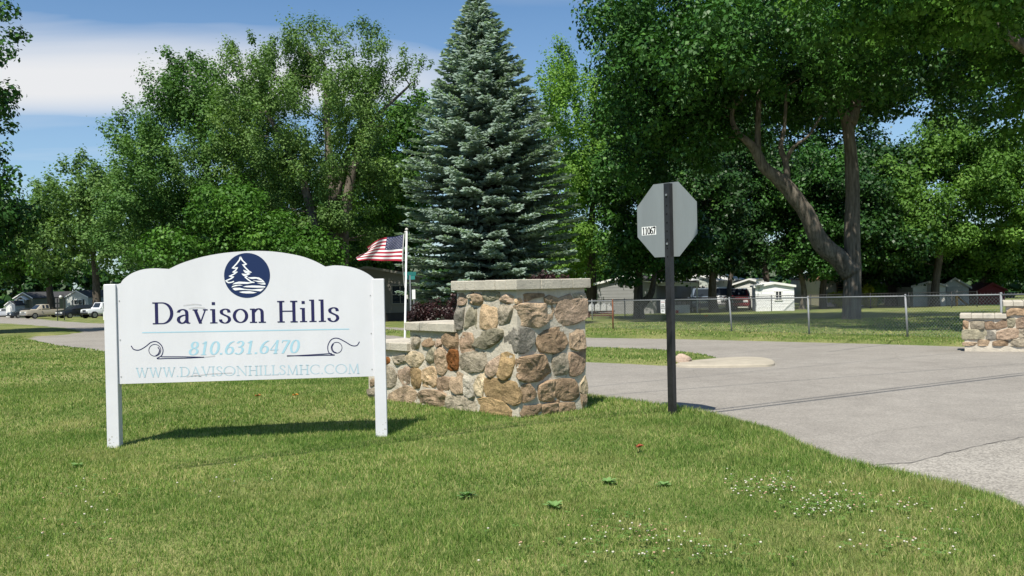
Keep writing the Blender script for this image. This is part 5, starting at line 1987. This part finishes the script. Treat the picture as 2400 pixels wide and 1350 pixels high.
# ------------------------------------------------------------------ boulder on the island
bb = gp(1600, 845, -0.02)
mb = MB()
mb.sphere((bb.x, bb.y, bb.z), 0.16, 14, 9, sq=(1.0, .8, .72))
mb.v = [tuple(Vector(v) + (Vector(v) - bb).normalized() * 0.035 * mnoise.noise(Vector(v) * 9)) for v in mb.v]
tag(build('boulder', mb, mat('boulder_pink', (0.42, 0.32, 0.25), 0.9, 0.2, 12, 0.8, 40)), 'rounded pinkish boulder on the grass island in the drive', 'boulder')

# ------------------------------------------------------------------ buildings
siding_w = mat('siding_white', (0.66, 0.66, 0.63), 0.6, 0.06, 2.0)
trim_w = mat('trim_white', (0.74, 0.74, 0.72), 0.5)
glass = mat('window_glass', (0.02, 0.026, 0.034), 0.12, spec=0.25)
roof_dk = mat('roof_shingle_dark', (0.06, 0.06, 0.062), 0.9, 0.25, 5, 0.5, 30)
roof_lt = mat('roof_metal_light', (0.62, 0.63, 0.63), 0.5, 0.06, 2)
skirt = mat('skirting_dark', (0.05, 0.045, 0.04), 0.8)


def house(name, label, cat, loc, rz, w, l, h, rise, wallm, roofm, trim=trim_w, wins=(), doors=(), over=0.18, skirtm=None, gable_front=True, sidewins=(), group=None, laps=True):
    """gable front faces local -y, w across, l deep; wins: (x, z, w, h, shutters)"""
    t = thing(name, label, cat, tuple(loc), rz, group)
    mb = MB()
    mb.v = [(-w / 2, 0, 0), (w / 2, 0, 0), (w / 2, 0, h), (0, 0, h + rise), (-w / 2, 0, h), (-w / 2, l, 0), (w / 2, l, 0), (w / 2, l, h), (0, l, h + rise), (-w / 2, l, h)]
    mb.f = [(0, 1, 2, 3, 4), (9, 8, 7, 6, 5), (1, 6, 7, 2), (5, 0, 4, 9)]
    mb.mi = [0] * 4
    wl_ = build('wall', mb, wallm, t, False)
    if laps:
        mb = MB()
        zz = 0.3
        while zz < h + rise * .8:
            half = w / 2 if zz < h else w / 2 * (1 - (zz - h) / max(rise, .01)) - .03
            mb.box((0, -0.006, zz), (2 * half, 0.012, 0.02))
            if zz < h - .05:
                mb.box((w / 2 + 0.006, l / 2, zz), (0.012, l, 0.02))
            zz += 0.22
        build('siding_laps', mb, wallm, wl_, False)['kind'] = 'stuff'
    th = 0.10
    sl = rise / (w / 2)
    for s in (-1, 1):
        mb = MB()
        x1, z1_ = s * (w / 2 + over), h - over * sl
        a = [(0, -over, h + rise), (x1, -over, z1_), (x1, l + over, z1_), (0, l + over, h + rise)]
        b = [(p[0], p[1], p[2] + th) for p in a]
        if s < 0:
            a, b = a[::-1], b[::-1]
        mb.quad(*a[::-1])
        mb.quad(*b)
        for k in range(4):
            q = (k + 1) % 4
            mb.quad(a[k], a[q], b[q], b[k])
        build('roof_slope', mb, roofm, t, False)
        mb = MB()
        d = 0.14
        mb.quad((0, -over - .02, h + rise + th + .01), (0, -over - .02, h + rise + th - d), (x1, -over - .02, z1_ + th - d), (x1, -over - .02, z1_ + th + .01))
        mb.quad((0, -over + .01, h + rise + th - d), (0, -over - .02, h + rise + th - d), (x1, -over - .02, z1_ + th - d), (x1, -over + .01, z1_ + th - d))
        build('fascia', mb, trim, t, False)
    for (x, z_, ww, wh, sh) in wins:
        mb = MB()
        for bx, bz_, sx, sz in ((0, wh / 2, ww + .12, .07), (0, -wh / 2, ww + .12, .07), (-ww / 2, 0, .07, wh), (ww / 2, 0, .07, wh), (0, 0, ww, .05), (0, 0, .045, wh)):
            mb.box((x + bx, -.03, z_ + bz_), (sx, .06, sz))
        fr = build('window', mb, trim, t, False)
        mb = MB()
        mb.quad((x - ww / 2, -.012, z_ - wh / 2), (x + ww / 2, -.012, z_ - wh / 2), (x + ww / 2, -.012, z_ + wh / 2), (x - ww / 2, -.012, z_ + wh / 2))
        build('pane', mb, glass, fr, False)
        if sh:
            for s in (-1, 1):
                mb = MB()
                mb.box((x + s * (ww / 2 + .22), -.025, z_), (.3, .05, wh + .1))
                build('shutter', mb, sh, t, False)
    for (y, z_, ww, wh) in sidewins:
        mb = MB()
        for by, bz_, sy, sz in ((0, wh / 2, ww + .12, .07), (0, -wh / 2, ww + .12, .07), (-ww / 2, 0, .07, wh), (ww / 2, 0, .07, wh), (0, 0, ww, .05)):
            mb.box((w / 2 + .03, y + by, z_ + bz_), (.06, sy, sz))
        fr = build('window', mb, trim, t, False)
        mb = MB()
        mb.quad((w / 2 + .014, y - ww / 2, z_ - wh / 2), (w / 2 + .014, y + ww / 2, z_ - wh / 2), (w / 2 + .014, y + ww / 2, z_ + wh / 2), (w / 2 + .014, y - ww / 2, z_ + wh / 2))
        build('pane', mb, glass, fr, False)
    for (x, ww, wh, dm) in doors:
        mb = MB()
        mb.box((x, -.02, wh / 2), (ww, .05, wh), bevel=.008)
        dr = build('door', mb, dm, t, False)
        mb = MB()
        mb.sphere((x + ww * .38, -.07, wh * .47), .035, 8, 6)
        build('handle', mb, galv, dr, False)
    if skirtm:
        mb = MB()
        mb.box((0, l / 2, .25), (w + .03, l + .03, .5))
        build('skirting', mb, skirtm, t, False)
    return t


GH = 'mobile homes at the far left'
olive = mat('siding_olive', (0.22, 0.22, 0.16), 0.7, 0.06, 2)
pale_grey = mat('siding_pale_grey', (0.46, 0.47, 0.45), 0.7, 0.06, 2)
dshut = mat('shutter_dark', (0.02, 0.025, 0.03), 0.6)
h1 = house('mobile_home', 'olive mobile home with small gabled bay and white framed window', 'mobile home', ground_at(55, 150), math.radians(-14), 3.7, 16, 3.1, 0.9, olive, roof_dk, wins=(), skirtm=None)
# bay on its front
mb = MB()
mb.box((0.2, -0.35, 1.45), (1.7, 0.7, 2.9))
bay = build('bay', mb, olive, h1, False)
mb = MB()
for s in (-1, 1):
    mb.quad((0.2, -0.9, 3.45), (0.2 + s * 1.2, -0.9, 2.85), (0.2 + s * 1.2, 0.0, 2.85), (0.2, 0.0, 3.45))
    mb.quad((0.2, -0.92, 3.45), (0.2, -0.92, 3.29), (0.2 + s * 1.2, -0.92, 2.69), (0.2 + s * 1.2, -0.92, 2.85))
build('bay_roof', mb, trim_w, bay, False)
mb = MB()
for bx, bz_, sx, sz in ((0, .9, 1.15, .2), (0, -.9, 1.15, .2), (-.48, 0, .2, 1.8), (.48, 0, .2, 1.8), (0, 0, .9, .1)):
    mb.box((0.2 + bx, -.74, 1.9 + bz_), (sx, .07, sz))
win = build('window', mb, trim_w, h1, False)
mb = MB()
mb.quad((-.25, -.715, 1.0), (.65, -.715, 1.0), (.65, -.715, 2.8), (-.25, -.715, 2.8))
build('pane', mb, glass, win, False)
house('mobile_home', 'pale grey mobile home with wide window and dark shutters behind the dark car', 'mobile home', ground_at(180, 136), math.radians(-16), 4.1, 18, 2.9, 0.95, pale_grey, roof_dk, wins=((0.25, 1.75, 1.5, 1.5, dshut),))
house('garden_shed', 'small white shed with dark roof at the far left', 'shed', ground_at(24, 147), math.radians(-10), 1.7, 3, 2.0, 0.6, siding_w, roof_dk, doors=((0, .9, 1.8, siding_w),))
house('mobile_home', 'shaded dark-sided house behind the flagpole', 'mobile home', ground_at(860, 54) + Vector((0, 0, 0)), math.radians(12), 6.4, 12, 2.65, 0.6, mat('siding_taupe', (0.17, 0.16, 0.14), 0.8, .05, 2), roof_dk, trim=mat('trim_taupe', (0.2, 0.19, 0.17), .7), wins=((2.0, 1.6, 1.0, 1.1, None), (-.6, 1.6, 1.0, 1.1, None)), skirtm=skirt)
house('mobile_home', 'grey mobile home end wall under the trees right of the pillar', 'mobile home', ground_at(1468, 62), math.radians(-22), 4.2, 14, 2.1, 0.45, mat('siding_grey', (0.25, 0.25, 0.25), 0.7, .06, 2), roof_dk)
cp_home = house('mobile_home', 'tan mobile home under the white metal carport', 'mobile home', ground_at(1535, 70), math.radians(-22), 4.0, 14, 2.3, 0.5, mat('siding_tan', (0.30, 0.27, 0.22), 0.7, .06, 2), roof_lt, wins=((.6, 1.5, 1.0, .9, None),))
house('mobile_home', 'pale green-grey mobile home with white roof right of the carport', 'mobile home', ground_at(1636, 76), math.radians(-25), 3.2, 12, 2.4, 0.5, mat('siding_sage', (0.46, 0.50, 0.46), 0.7, .06, 2), roof_lt, wins=((0.3, 1.55, .7, .8, None),))
house('mobile_home', 'white mobile home partly hidden left of the white shed', 'mobile home', ground_at(1757, 80), math.radians(-20), 2.6, 12, 2.1, 0.4, siding_w, roof_lt, wins=())
sh = house('garden_shed', 'bright white shed with low white roof and one small paned window', 'shed', ground_at(1816, 61), math.radians(-9), 2.55, 2.2, 1.66, 0.22, mat('shed_white', (0.80, 0.81, 0.82), 0.5, .03, 2), mat('shed_roof_white', (0.74, 0.75, 0.75), 0.5, .05, 2), wins=((0.25, 1.05, .42, .62, None),), over=.12)
house('mobile_home', 'cream mobile home with brown-trimmed roof behind the big forked trunk', 'mobile home', ground_at(1995, 75), math.radians(-6), 4.2, 14, 2.3, 0.75, mat('siding_cream', (0.62, 0.57, 0.45), 0.7, .06, 2), mat('roof_brown', (0.20, 0.12, 0.07), 0.8, .2, 3), trim=mat('trim_brown', (0.22, 0.13, 0.075), .7), wins=((-.7, 1.6, .9, .9, None), (1.2, 1.6, .8, .9, None)))
house('mobile_home', 'weathered grey-white mobile home in broken shade right of the red porch', 'mobile home', ground_at(2178, 67), math.radians(-8), 2.3, 12, 1.5, 0.3, mat('siding_chalk', (0.52, 0.52, 0.48), 0.8, .12, 1.5), roof_dk, trim=mat('trim_grey', (0.33, 0.33, 0.31), 0.6), doors=((.3, .85, 1.7, mat('door_grey', (0.25, 0.24, 0.22), .7)),))
house('garden_shed', 'grey tall-gabled shed under the trees at the right', 'shed', ground_at(2238, 69), math.radians(-12), 2.0, 2.4, 1.4, 0.65, mat('siding_ash', (0.36, 0.36, 0.34), 0.8, .12, 1.5), roof_dk, trim=mat('trim_grey', (0.33, 0.33, 0.31), 0.6), doors=((0, 1.2, 1.45, mat('door_ash', (0.30, 0.30, 0.28), .8)),))
house('garden_shed', 'dark red barn-roofed shed in deep shade at the right', 'shed', ground_at(2325, 70), math.radians(-6), 1.95, 2.6, 1.1, 0.5, mat('siding_red', (0.16, 0.02, 0.02), 0.7, .1, 2), mat('roof_red', (0.14, 0.02, 0.02), .7), trim=mat('trim_red', (0.12, 0.016, 0.016), .7), doors=((0, 1.0, 1.1, mat('door_red', (0.13, 0.018, 0.018), .7)),))

# carport
cpb = ground_at(1580, 63)
cp = thing('carport', 'white metal carport roof on slim posts behind the octagonal sign', 'carport', tuple(cpb), math.radians(-8))
zt = at(1580, 668, 63).z - cpb.z
mb = MB()
mb.quad((-1.6, -1.5, zt), (1.6, -1.5, zt - .12), (1.6, -1.5, zt + .14), (-1.6, -1.5, zt + .28))
mb.quad((-1.6, -1.5, zt), (-1.6, 4.5, zt), (1.6, 4.5, zt - .12), (1.6, -1.5, zt - .12))
mb.quad((-1.6, -1.5, zt + .28), (1.6, -1.5, zt + .14), (1.6, 4.5, zt + .14), (-1.6, 4.5, zt + .28))
mb.quad((1.6, -1.5, zt - .12), (1.6, 4.5, zt - .12), (1.6, 4.5, zt + .14), (1.6, -1.5, zt + .14))
mb.quad((-1.6, 4.5, zt), (-1.6, -1.5, zt), (-1.6, -1.5, zt + .28), (-1.6, 4.5, zt + .28))
build('roof', mb, roof_lt, cp, False)
for x in (-1.5, -.2, 1.5):
    for y in (-1.4, 4.3):
        mb = MB()
        mb.box((x, y, zt / 2 - .1), (.09, .09, zt + .1))
        build('post', mb, trim_w, cp, False)
mb = MB()
for k in range(9):
    mb.box((-1.2 + k * .33, -1.4, .45), (.025, .025, .8))
mb.box((0, -1.4, .86), (2.9, .05, .05))
build('railing', mb, dark_iron, cp, False)['kind'] = 'stuff'
pt = thing('plastic_tote', 'pale storage box with a red lid corner under the carport', 'storage box', tuple(ground_at(1598, 60)), math.radians(-8))
mb = MB()
mb.box((0, 0, .28), (1.0, .6, .56), bevel=.04)
build('body', mb, mat('tote_grey', (.42, .43, .42), .5), pt, False)
mb = MB()
mb.box((-.35, -.32, .12), (.2, .05, .2), bevel=.01)
build('latch', mb, mat('tote_red', (.4, .04, .03), .5), pt, False)

# red porch
rp = thing('porch', 'red wooden porch railing right of the big tree', 'porch', tuple(ground_at(2112, 73)))
for x in (-.55, .55):
    mb = MB()
    mb.box((x, 0, .45), (.2, .2, 1.1))
    build('post', mb, mat('porch_red', (.22, .045, .03), .7), rp, False)
mb = MB()
for z_ in (.25, .95):
    mb.box((0, 0, z_), (1.0, .06, .08))
for k in range(5):
    mb.box((-.35 + k * .17, 0, .6), (.05, .045, .64))
build('railing', mb, _mats['porch_red'], rp, False)
mb = MB()
mb.box((0, .6, .08), (1.4, 1.1, .14))
build('deck', mb, mat('deck_tan', (.32, .25, .17), .8), rp, False)

yb = thing('yellow_toy_slide', 'small orange-yellow play slide beside the grey shed at the right', 'toy', tuple(ground_at(2252, 66)))
mb = MB()
mb.quad((-.35, -.3, .75), (-.35, .1, .75), (.45, .1, .05), (.45, -.3, .05))
mb.box((-.42, -.1, .42), (.1, .4, .84))
build('chute', mb, mat('toy_orange', (.5, .25, .03), .5), yb, False)
mb = MB()
for y in (-.28, .08):
    mb.box((-.6, y, .38), (.05, .05, .76))
for z_ in (.2, .42, .64):
    mb.box((-.6, -.1, z_), (.04, .36, .04))
build('ladder', mb, mat('toy_grey', (.3, .3, .28), .6), yb, False)

# satellite dish on the white shed
dz = at(1780, 660, 61)
dish = thing('satellite_dish', 'small grey satellite dish above the left end of the white shed', 'satellite dish', tuple(dz))
mb = MB()
n = 14
rim = [(math.cos(k * 2 * math.pi / n) * .28, -.12, math.sin(k * 2 * math.pi / n) * .22) for k in range(n)]
mid = [(p[0] * .5, -.03, p[2] * .5) for p in rim]
for k in range(n):
    q = (k + 1) % n
    mb.quad(rim[k], rim[q], mid[q], mid[k])
    mb.quad(mid[k], mid[q], (0, 0, 0))
build('reflector', mb, mat('dish_grey', (.5, .5, .5), .5), dish, False)
mb = MB()
mb.tube([(0, 0, 0), (0, .1, -.2), (0, .12, -.55)], .025, 6)
mb.tube([(0, -.03, -.1), (0, -.35, -.02)], .015, 5)
build('arm', mb, galv, dish, False)

# mailbox bank right of the pillar
mbx = ground_at(1408, 52)
stand = thing('mailbox_stand', 'red-brown wooden stand carrying the row of mailboxes', 'stand', tuple(mbx), math.radians(-8))
brownw = mat('stand_redwood', (.10, .035, .025), .8, .15, 4)
zt2 = at(1408, 730, 52).z - mbx.z
for k in range(3):
    mb = MB()
    mb.box((0, -.02, .12 + k * zt2 / 3), (1.5, .06, zt2 / 3 - .04))
    build('board', mb, brownw, stand, False)
mb = MB()
mb.box((0, .2, zt2 + .01), (1.6, .5, .04))
build('shelf', mb, brownw, stand, False)
for x in (-.7, .7):
    mb = MB()
    mb.box((x, .06, zt2 / 2), (.09, .09, zt2))
    build('post', mb, brownw, stand, False)
for k, lb in enumerate(('leftmost grey mailbox in the row right of the pillar', 'second grey mailbox from the left on the wooden stand', 'third grey mailbox from the left on the wooden stand', 'rightmost grey mailbox on the wooden stand')):
    bx = thing('mailbox', lb, 'mailbox', tuple(mbx + Vector((-.55 + k * .36, .07 + .0 * k, zt2 + .035))), math.radians(-8), 'mailboxes in a row on the wooden stand')
    mb = MB()
    prof = [(-.15, 0), (.15, 0), (.15, .28)] + [(.15 * math.cos(a), .28 + .15 * math.sin(a)) for a in np.linspace(.3, math.pi - .3, 6)] + [(-.15, .28)]
    i = len(mb.v)
    for y in (-.2, .28):
        mb.v += [(x, y, z_) for x, z_ in prof]
    m_ = len(prof)
    mb.f = [tuple(range(m_)), tuple(range(2 * m_ - 1, m_ - 1, -1))] + [(j, j + m_, (j + 1) % m_ + m_, (j + 1) % m_) for j in range(m_)]
    mb.mi = [0] * len(mb.f)
    build('body', mb, mat('mailbox_grey', (.46, .47, .47), .5, .05, 3), bx, False)
    mb = MB()
    mb.box((0, -.205, .2), (.24, .012, .3), bevel=.004)
    dr = build('door', mb, mat('mailbox_door', (.55, .55, .55), .5), bx, False)
    mb = MB()
    mb.box((0, -.215, .3), (.06, .012, .02))
    build('handle', mb, dark_iron, dr, False)

# green street-name blade and a small white sign by the spruce
gs = thing('street_name_sign', 'teal street name sign on a thin post left of the spruce', 'street sign', tuple(ground_at(962, 36)))
zz = at(965, 645, 36).z - gs.location.z
mb = MB()
mb.box((0, 0, zz / 2), (.05, .05, zz))
build('post', mb, galv, gs, False)
for a, dzv in ((.5, .06), (-.6, -.1)):
    mb = MB()
    mb.box((.0, 0, zz + dzv), (.52, .012, .15), a)
    build('name_blade', mb, mat('blade_teal', (.03, .19, .17), .5), gs, False)
ws = thing('small_sign', 'small blank white sign on a stake at the foot of the spruce', 'sign', tuple(ground_at(970, 38)))
zz = at(970, 690, 38).z - ws.location.z
mb = MB()
mb.box((0, 0, zz / 2), (.04, .04, zz))
build('stake', mb, galv, ws, False)
mb = MB()
mb.box((0, -.03, zz), (.14, .02, .4))
build('plate', mb, trim_w, ws, False)

# far-left sign, lamp and white marker post
rs = thing('road_sign', 'dark back of a square road sign in front of the beige pickup', 'traffic sign', tuple(ground_at(134, 92)))
mb = MB()
mb.box((0, 0, 1.1), (.07, .07, 2.3))
build('post', mb, dark_iron, rs, False)
for z_, s in ((2.05, .55), (1.5, .4)):
    mb = MB()
    mb.box((-.02, .05, z_), (.42, .015, s * .85))
    build('sign_plate', mb, mat('sign_back_dark', (.09, .09, .09), .6), rs, False)
sl_ = thing('street_lamp', 'thin dark lamp post with a round white lamp by the dark car', 'street lamp', tuple(ground_at(150, 96)))
zl_ = at(150, 694, 96).z - sl_.location.z
mb = MB()
mb.tube([(0, 0, -.1), (0, 0, zl_), (-.1, 0, zl_ + .15), (-.35, 0, zl_ + .1)], .045, 8)
build('post', mb, dark_iron, sl_, False)
mb = MB()
mb.sphere((-.36, 0, zl_ - .08), .17, 12, 8)
build('lamp_globe', mb, mat('globe_white', (.6, .6, .57), .3), sl_, False, True)
wpst = thing('marker_post', 'short white marker post beside the white off-road car', 'post', tuple(ground_at(243, 88)))
mb = MB()
mb.box((0, 0, .35), (.14, .1, .8), bevel=.015)
build('body', mb, trim_w, wpst, False)
mb = MB()
mb.box((0, 0, .77), (.16, .12, .06), bevel=.01)
build('cap', mb, trim_w, wpst, False)


# ------------------------------------------------------------------ vehicles
tyre_m = mat('tyre_rubber', (.015, .015, .016), .85)
rim_m = mat('rim_alloy', (.32, .32, .33), .35, metal=.7)
lamp_m = mat('headlight_glass', (.62, .63, .62), .15)
chrome = mat('chrome_trim', (.5, .5, .5), .2, metal=.9)
blk_pl = mat('black_plastic', (.02, .02, .021), .6)


def vehicle(name, label, cat, loc, head, L, Wd, lower, cabin, wheels, wr, paint, glassm=None, extras='', group=None):
    """local +x = front. lower / cabin: stations (x, z0, z1, half width at z0, half width at z1)"""
    t = thing(name, label, cat, tuple(loc), head, group)

    def loft(st):
        mb = MB()
        rings = []
        for x, z0, z1_, w0, w1 in st:
            zm = z0 + (z1_ - z0) * .6
            wm = max(w0, w1)
            rings.append([(x, -w0 * .93, z0), (x, -wm, z0 + (z1_ - z0) * .25), (x, -(wm * .5 + w1 * .5), zm), (x, -w1 * .97, z1_ - .03), (x, -w1 * .86, z1_), (x, w1 * .86, z1_), (x, w1 * .97, z1_ - .03), (x, wm * .5 + w1 * .5, zm), (x, wm, z0 + (z1_ - z0) * .25), (x, w0 * .93, z0)])
        for a, b in zip(rings, rings[1:]):
            for k in range(10):
                q = (k + 1) % 10
                mb.quad(a[k], a[q], b[q], b[k])
        mb.quad(*rings[0][::-1])
        mb.quad(*rings[-1])
        return mb
    body = build('body', loft(lower), paint, t, False)
    cab = build('cabin', loft(cabin), paint, t, False)
    g = glassm or glass
    cs_ = sorted(cabin)
    for a, b in zip(cs_, cs_[1:]):                       # side panes, windscreen, rear screen
        ha, hb = a[2] - a[1], b[2] - b[1]
        if ha < .12 and hb < .12:
            continue
        if ha < .12 or hb < .12:                         # a raked end: the screen
            lo, hi = (a, b) if ha < hb else (b, a)
            mb = MB()
            s = 1 if lo[0] > hi[0] else -1
            q = .12
            pl = lambda f, wv: (lo[0] + (hi[0] - lo[0]) * f + s * .02, wv, lo[2] + (hi[2] - lo[2]) * f + .02)
            w0, w1 = lo[4] * .78, hi[4] * .74
            mb.quad(pl(.1, -w0), pl(.1, w0), pl(.9, w1), pl(.9, -w1))
            build('windscreen', mb, g, t, False)
            continue
        for sd in (-1, 1):
            mb = MB()
            m_ = .09
            xa, xb = a[0] + m_, b[0] - m_

            def sp(xv, f):
                w = (xv - a[0]) / (b[0] - a[0])
                z0, z1_ = a[1] + (b[1] - a[1]) * w, a[2] + (b[2] - a[2]) * w
                w0, w1 = a[3] + (b[3] - a[3]) * w, a[4] + (b[4] - a[4]) * w
                wm = max(w0, w1)
                ww = wm + ((wm * .5 + w1 * .5) - wm) * min(1, max(0, (f - .25) / .35)) + (w1 * .97 - (wm * .5 + w1 * .5)) * max(0, (f - .6) / .4)
                return (xv, sd * (ww + .012), z0 + (z1_ - z0) * f)
            mb.quad(sp(xa, .3), sp(xb, .3), sp(xb, .6), sp(xa, .6))
            mb.quad(sp(xa, .6), sp(xb, .6), sp(xb, .88), sp(xa, .88))
            build('side_window', mb, g, cab, False)
    for x in wheels:
        for sd in (-1, 1):
            y = sd * (Wd / 2 - .1)
            mb = MB()
            mb.tube([(x, y - .11, wr), (x, y + .11, wr)], wr, 18)
            w_ = build('tyre', mb, tyre_m, t, False)
            mb = MB()
            mb.tube([(x, y + sd * .10, wr), (x, y + sd * .125, wr)], wr * .62, 14)
            build('rim', mb, rim_m, w_, False)
    fx = max(s[0] for s in lower)
    fs = [s for s in lower if s[0] == fx][0]
    zf = fs[1] + (fs[2] - fs[1]) * .68
    for sd in (-1, 1):
        mb = MB()
        mb.box((fx + .01, sd * fs[4] * .72, zf), (.06, .34, .17), bevel=.02)
        build('headlight', mb, lamp_m, t, False)
        mb = MB()
        mx = max(c[0] for c in cabin if c[2] - c[1] > .2)
        mb.box((mx + .15, sd * (Wd / 2 + .08), fs[2] + .12), (.1, .16, .13), bevel=.02)
        build('mirror', mb, paint, t, False)
    mb = MB()
    mb.box((fx + .012, 0, zf), (.05, fs[4] * .95, .2), bevel=.01)
    build('grille', mb, chrome if 'g' in extras else blk_pl, t, False)
    mb = MB()
    mb.box((fx + .02, 0, fs[1] + .1), (.14, fs[3] * 1.8, .2), bevel=.03)
    build('bumper', mb, chrome if 'c' in extras else (blk_pl if 'b' in extras else paint), t, False)
    return t


def prof_sedan(L, W, H):
    h = W / 2
    return ([(-L / 2, .35, .85, h * .85, h * .8), (-L / 2 + .5, .24, .98, h, h * .94), (0, .22, .98, h, h * .95), (L / 2 - 1.1, .22, .94, h, h * .93), (L / 2 - .35, .25, .82, h * .95, h * .88), (L / 2, .32, .72, h * .82, h * .78)],
            [(-L / 2 + .35, .96, .99, h * .85, h * .85), (-L / 2 + 1.15, .95, H - .03, h * .93, h * .68), (-.05, .95, H, h * .94, h * .70), (.55, .95, H - .06, h * .93, h * .68), (L / 2 - 1.25, .93, .96, h * .9, h * .88)])


def prof_suv(L, W, H):
    h = W / 2
    return ([(-L / 2, .4, 1.05, h * .88, h * .85), (-L / 2 + .3, .3, 1.1, h, h * .95), (0, .28, 1.08, h, h * .95), (L / 2 - .9, .28, 1.06, h, h * .92), (L / 2 - .25, .3, .98, h * .96, h * .88), (L / 2, .36, .88, h * .86, h * .82)],
            [(-L / 2 + .05, 1.02, 1.06, h * .9, h * .9), (-L / 2 + .5, 1.04, H - .03, h * .93, h * .72), (-.5, 1.04, H, h * .94, h * .75), (.45, 1.04, H - .05, h * .94, h * .73), (L / 2 - 1.05, 1.04, 1.08, h * .9, h * .88)])


def prof_pickup(L, W, H):
    h = W / 2
    return ([(-L / 2, .5, 1.12, h * .96, h * .95), (-L / 2 + .2, .42, 1.13, h, h * .97), (0, .4, 1.13, h, h * .97), (L / 2 - .6, .4, 1.16, h, h * .94), (L / 2 - .1, .44, 1.1, h * .97, h * .9), (L / 2, .48, 1.02, h * .92, h * .88)],
            [(-.28, 1.1, 1.14, h * .95, h * .9), (-.2, 1.1, H - .04, h * .94, h * .75), (.35, 1.1, H, h * .94, h * .76), (.8, 1.1, H - .05, h * .94, h * .74), (1.5, 1.1, 1.16, h * .92, h * .88)])


def prof_jeep(L, W, H):
    h = W / 2
    return ([(-L / 2, .5, 1.15, h * .9, h * .9), (-L / 2 + .1, .48, 1.18, h * .92, h * .92), (.4, .46, 1.16, h * .92, h * .9), (L / 2 - .3, .5, 1.12, h * .82, h * .74), (L / 2, .55, 1.08, h * .8, h * .72)],
            [(-L / 2 + .02, 1.14, H - .04, h * .88, h * .78), (-.3, 1.14, H, h * .88, h * .79), (.28, 1.14, H - .02, h * .88, h * .78), (.62, 1.14, 1.18, h * .88, h * .84)])


GC = 'cars parked at the homes on the left'
hd = math.radians(236)
lo, cb = prof_sedan(4.7, 1.8, 1.42)
vehicle('parked_car', 'dark sedan nosing out left of the beige pickup', 'car', ground_at(58, 130), hd, 4.7, 1.8, lo, cb, (1.45, -1.4), .32, mat('paint_charcoal', (.025, .03, .035), .25, coat=.5), group=GC)
lo, cb = prof_pickup(5.6, 1.95, 1.85)
pk = vehicle('pickup_truck', 'beige pickup truck parked on the grass in front of the homes', 'pickup', ground_at(104, 118), math.radians(235), 5.5, 1.95, lo, cb, (1.75, -1.7), .39, mat('paint_beige', (.36, .32, .25), .3, coat=.5), extras='gc', group=GC)
lo, cb = prof_suv(4.6, 1.85, 1.65)
vehicle('parked_car', 'dark crossover with bright nose between the pickup and the white off-roader', 'car', ground_at(178, 113), math.radians(238), 4.6, 1.85, lo, cb, (1.4, -1.35), .36, mat('paint_black', (.018, .02, .024), .25, coat=.5), extras='g', group=GC)
lo, cb = prof_jeep(4.2, 1.85, 1.85)
vehicle('off_road_car', 'white boxy off-road car half hidden by the left sign post', 'car', ground_at(235, 106), math.radians(240), 4.2, 1.85, lo, cb, (1.4, -1.2), .42, mat('paint_white', (.72, .73, .74), .3, coat=.5), extras='b', group=GC)
lo, cb = prof_sedan(4.5, 1.78, 1.42)
vehicle('parked_car', 'pale car glimpsed at the left edge behind the white shed', 'car', ground_at(2, 150), math.radians(200), 4.5, 1.78, lo, cb, (1.4, -1.35), .32, mat('paint_silver', (.4, .42, .45), .3, coat=.5), group=GC)
GR = 'cars parked beyond the fence on the right'
lo, cb = prof_suv(4.7, 1.9, 1.75)
vehicle('parked_car', 'blue-grey car in the shade left of the dark trunk behind the fence', 'car', ground_at(1646, 69), math.radians(258), 4.7, 1.9, lo, cb, (1.4, -1.4), .37, mat('paint_bluegrey', (.12, .15, .19), .3, coat=.5), extras='g', group=GR)
lo, cb = prof_suv(4.7, 1.9, 1.8)
vehicle('parked_car', 'white car showing its front between two dark trunks behind the fence', 'car', ground_at(1694, 71), math.radians(262), 4.7, 1.9, lo, cb, (1.4, -1.4), .37, mat('paint_white', (.72, .73, .74), .3, coat=.5), extras='gc', group=GR)
lo, cb = prof_suv(4.5, 1.85, 1.65)
vehicle('parked_car', 'dark red car in the shade right of the trunks behind the fence', 'car', ground_at(1731, 69), math.radians(255), 4.5, 1.85, lo, cb, (1.4, -1.35), .36, mat('paint_red', (.16, .018, .025), .25, coat=.5), group=GR)

# ------------------------------------------------------------------ overhead cables
cab_m = mat('cable_black', (.015, .015, .016), .7)


def cable_over(p0, p1, h, r, label, ext=3.0):
    """a cable whose ground shadow runs through two points of the road"""
    a, b = gp(*p0, RL), gp(*p1, RL)
    off = Vector((SUN.x, SUN.y, SUN.z)) * (h / SUN.z)
    d = b - a
    mb = MB()
    pts = []
    for q in np.linspace(-0.9, ext, 30):
        g = a + d * q
        pts.append(g + off + Vector((0, 0, 0.10 * (q - .5) ** 2)))
    mb.tube(pts, r, 6)
    tag(build('power_cable', mb, cab_m), label, 'cable', 'overhead cables')


cable_over((1655, 969), (2400, 879), 5.6, 0.022, 'lowest thick overhead cable above the drive')
cable_over((1655, 963), (2400, 874), 5.9, 0.016, 'thick overhead cable just above the lowest one over the drive')
cable_over((1500, 920), (2400, 852), 7.2, 0.010, 'thin overhead cable crossing the drive')
cable_over((1400, 905), (2300, 822), 7.6, 0.009, 'thinnest overhead cable crossing the drive farthest back')
for k, (a, b, lb) in enumerate((((2310, -6), (2420, 24), 'lower dark cable at the upper right corner of the view'), ((2350, -4), (2420, 12), 'upper dark cable at the upper right corner of the view'))):
    p, q = at(a[0], a[1], 21), at(b[0], b[1], 22.5)
    d = q - p
    mb = MB()
    mb.tube([p - d * 4, p, q, q + d * 4], 0.014, 6)
    tag(build('power_cable', mb, cab_m), lb, 'cable', 'overhead cables')
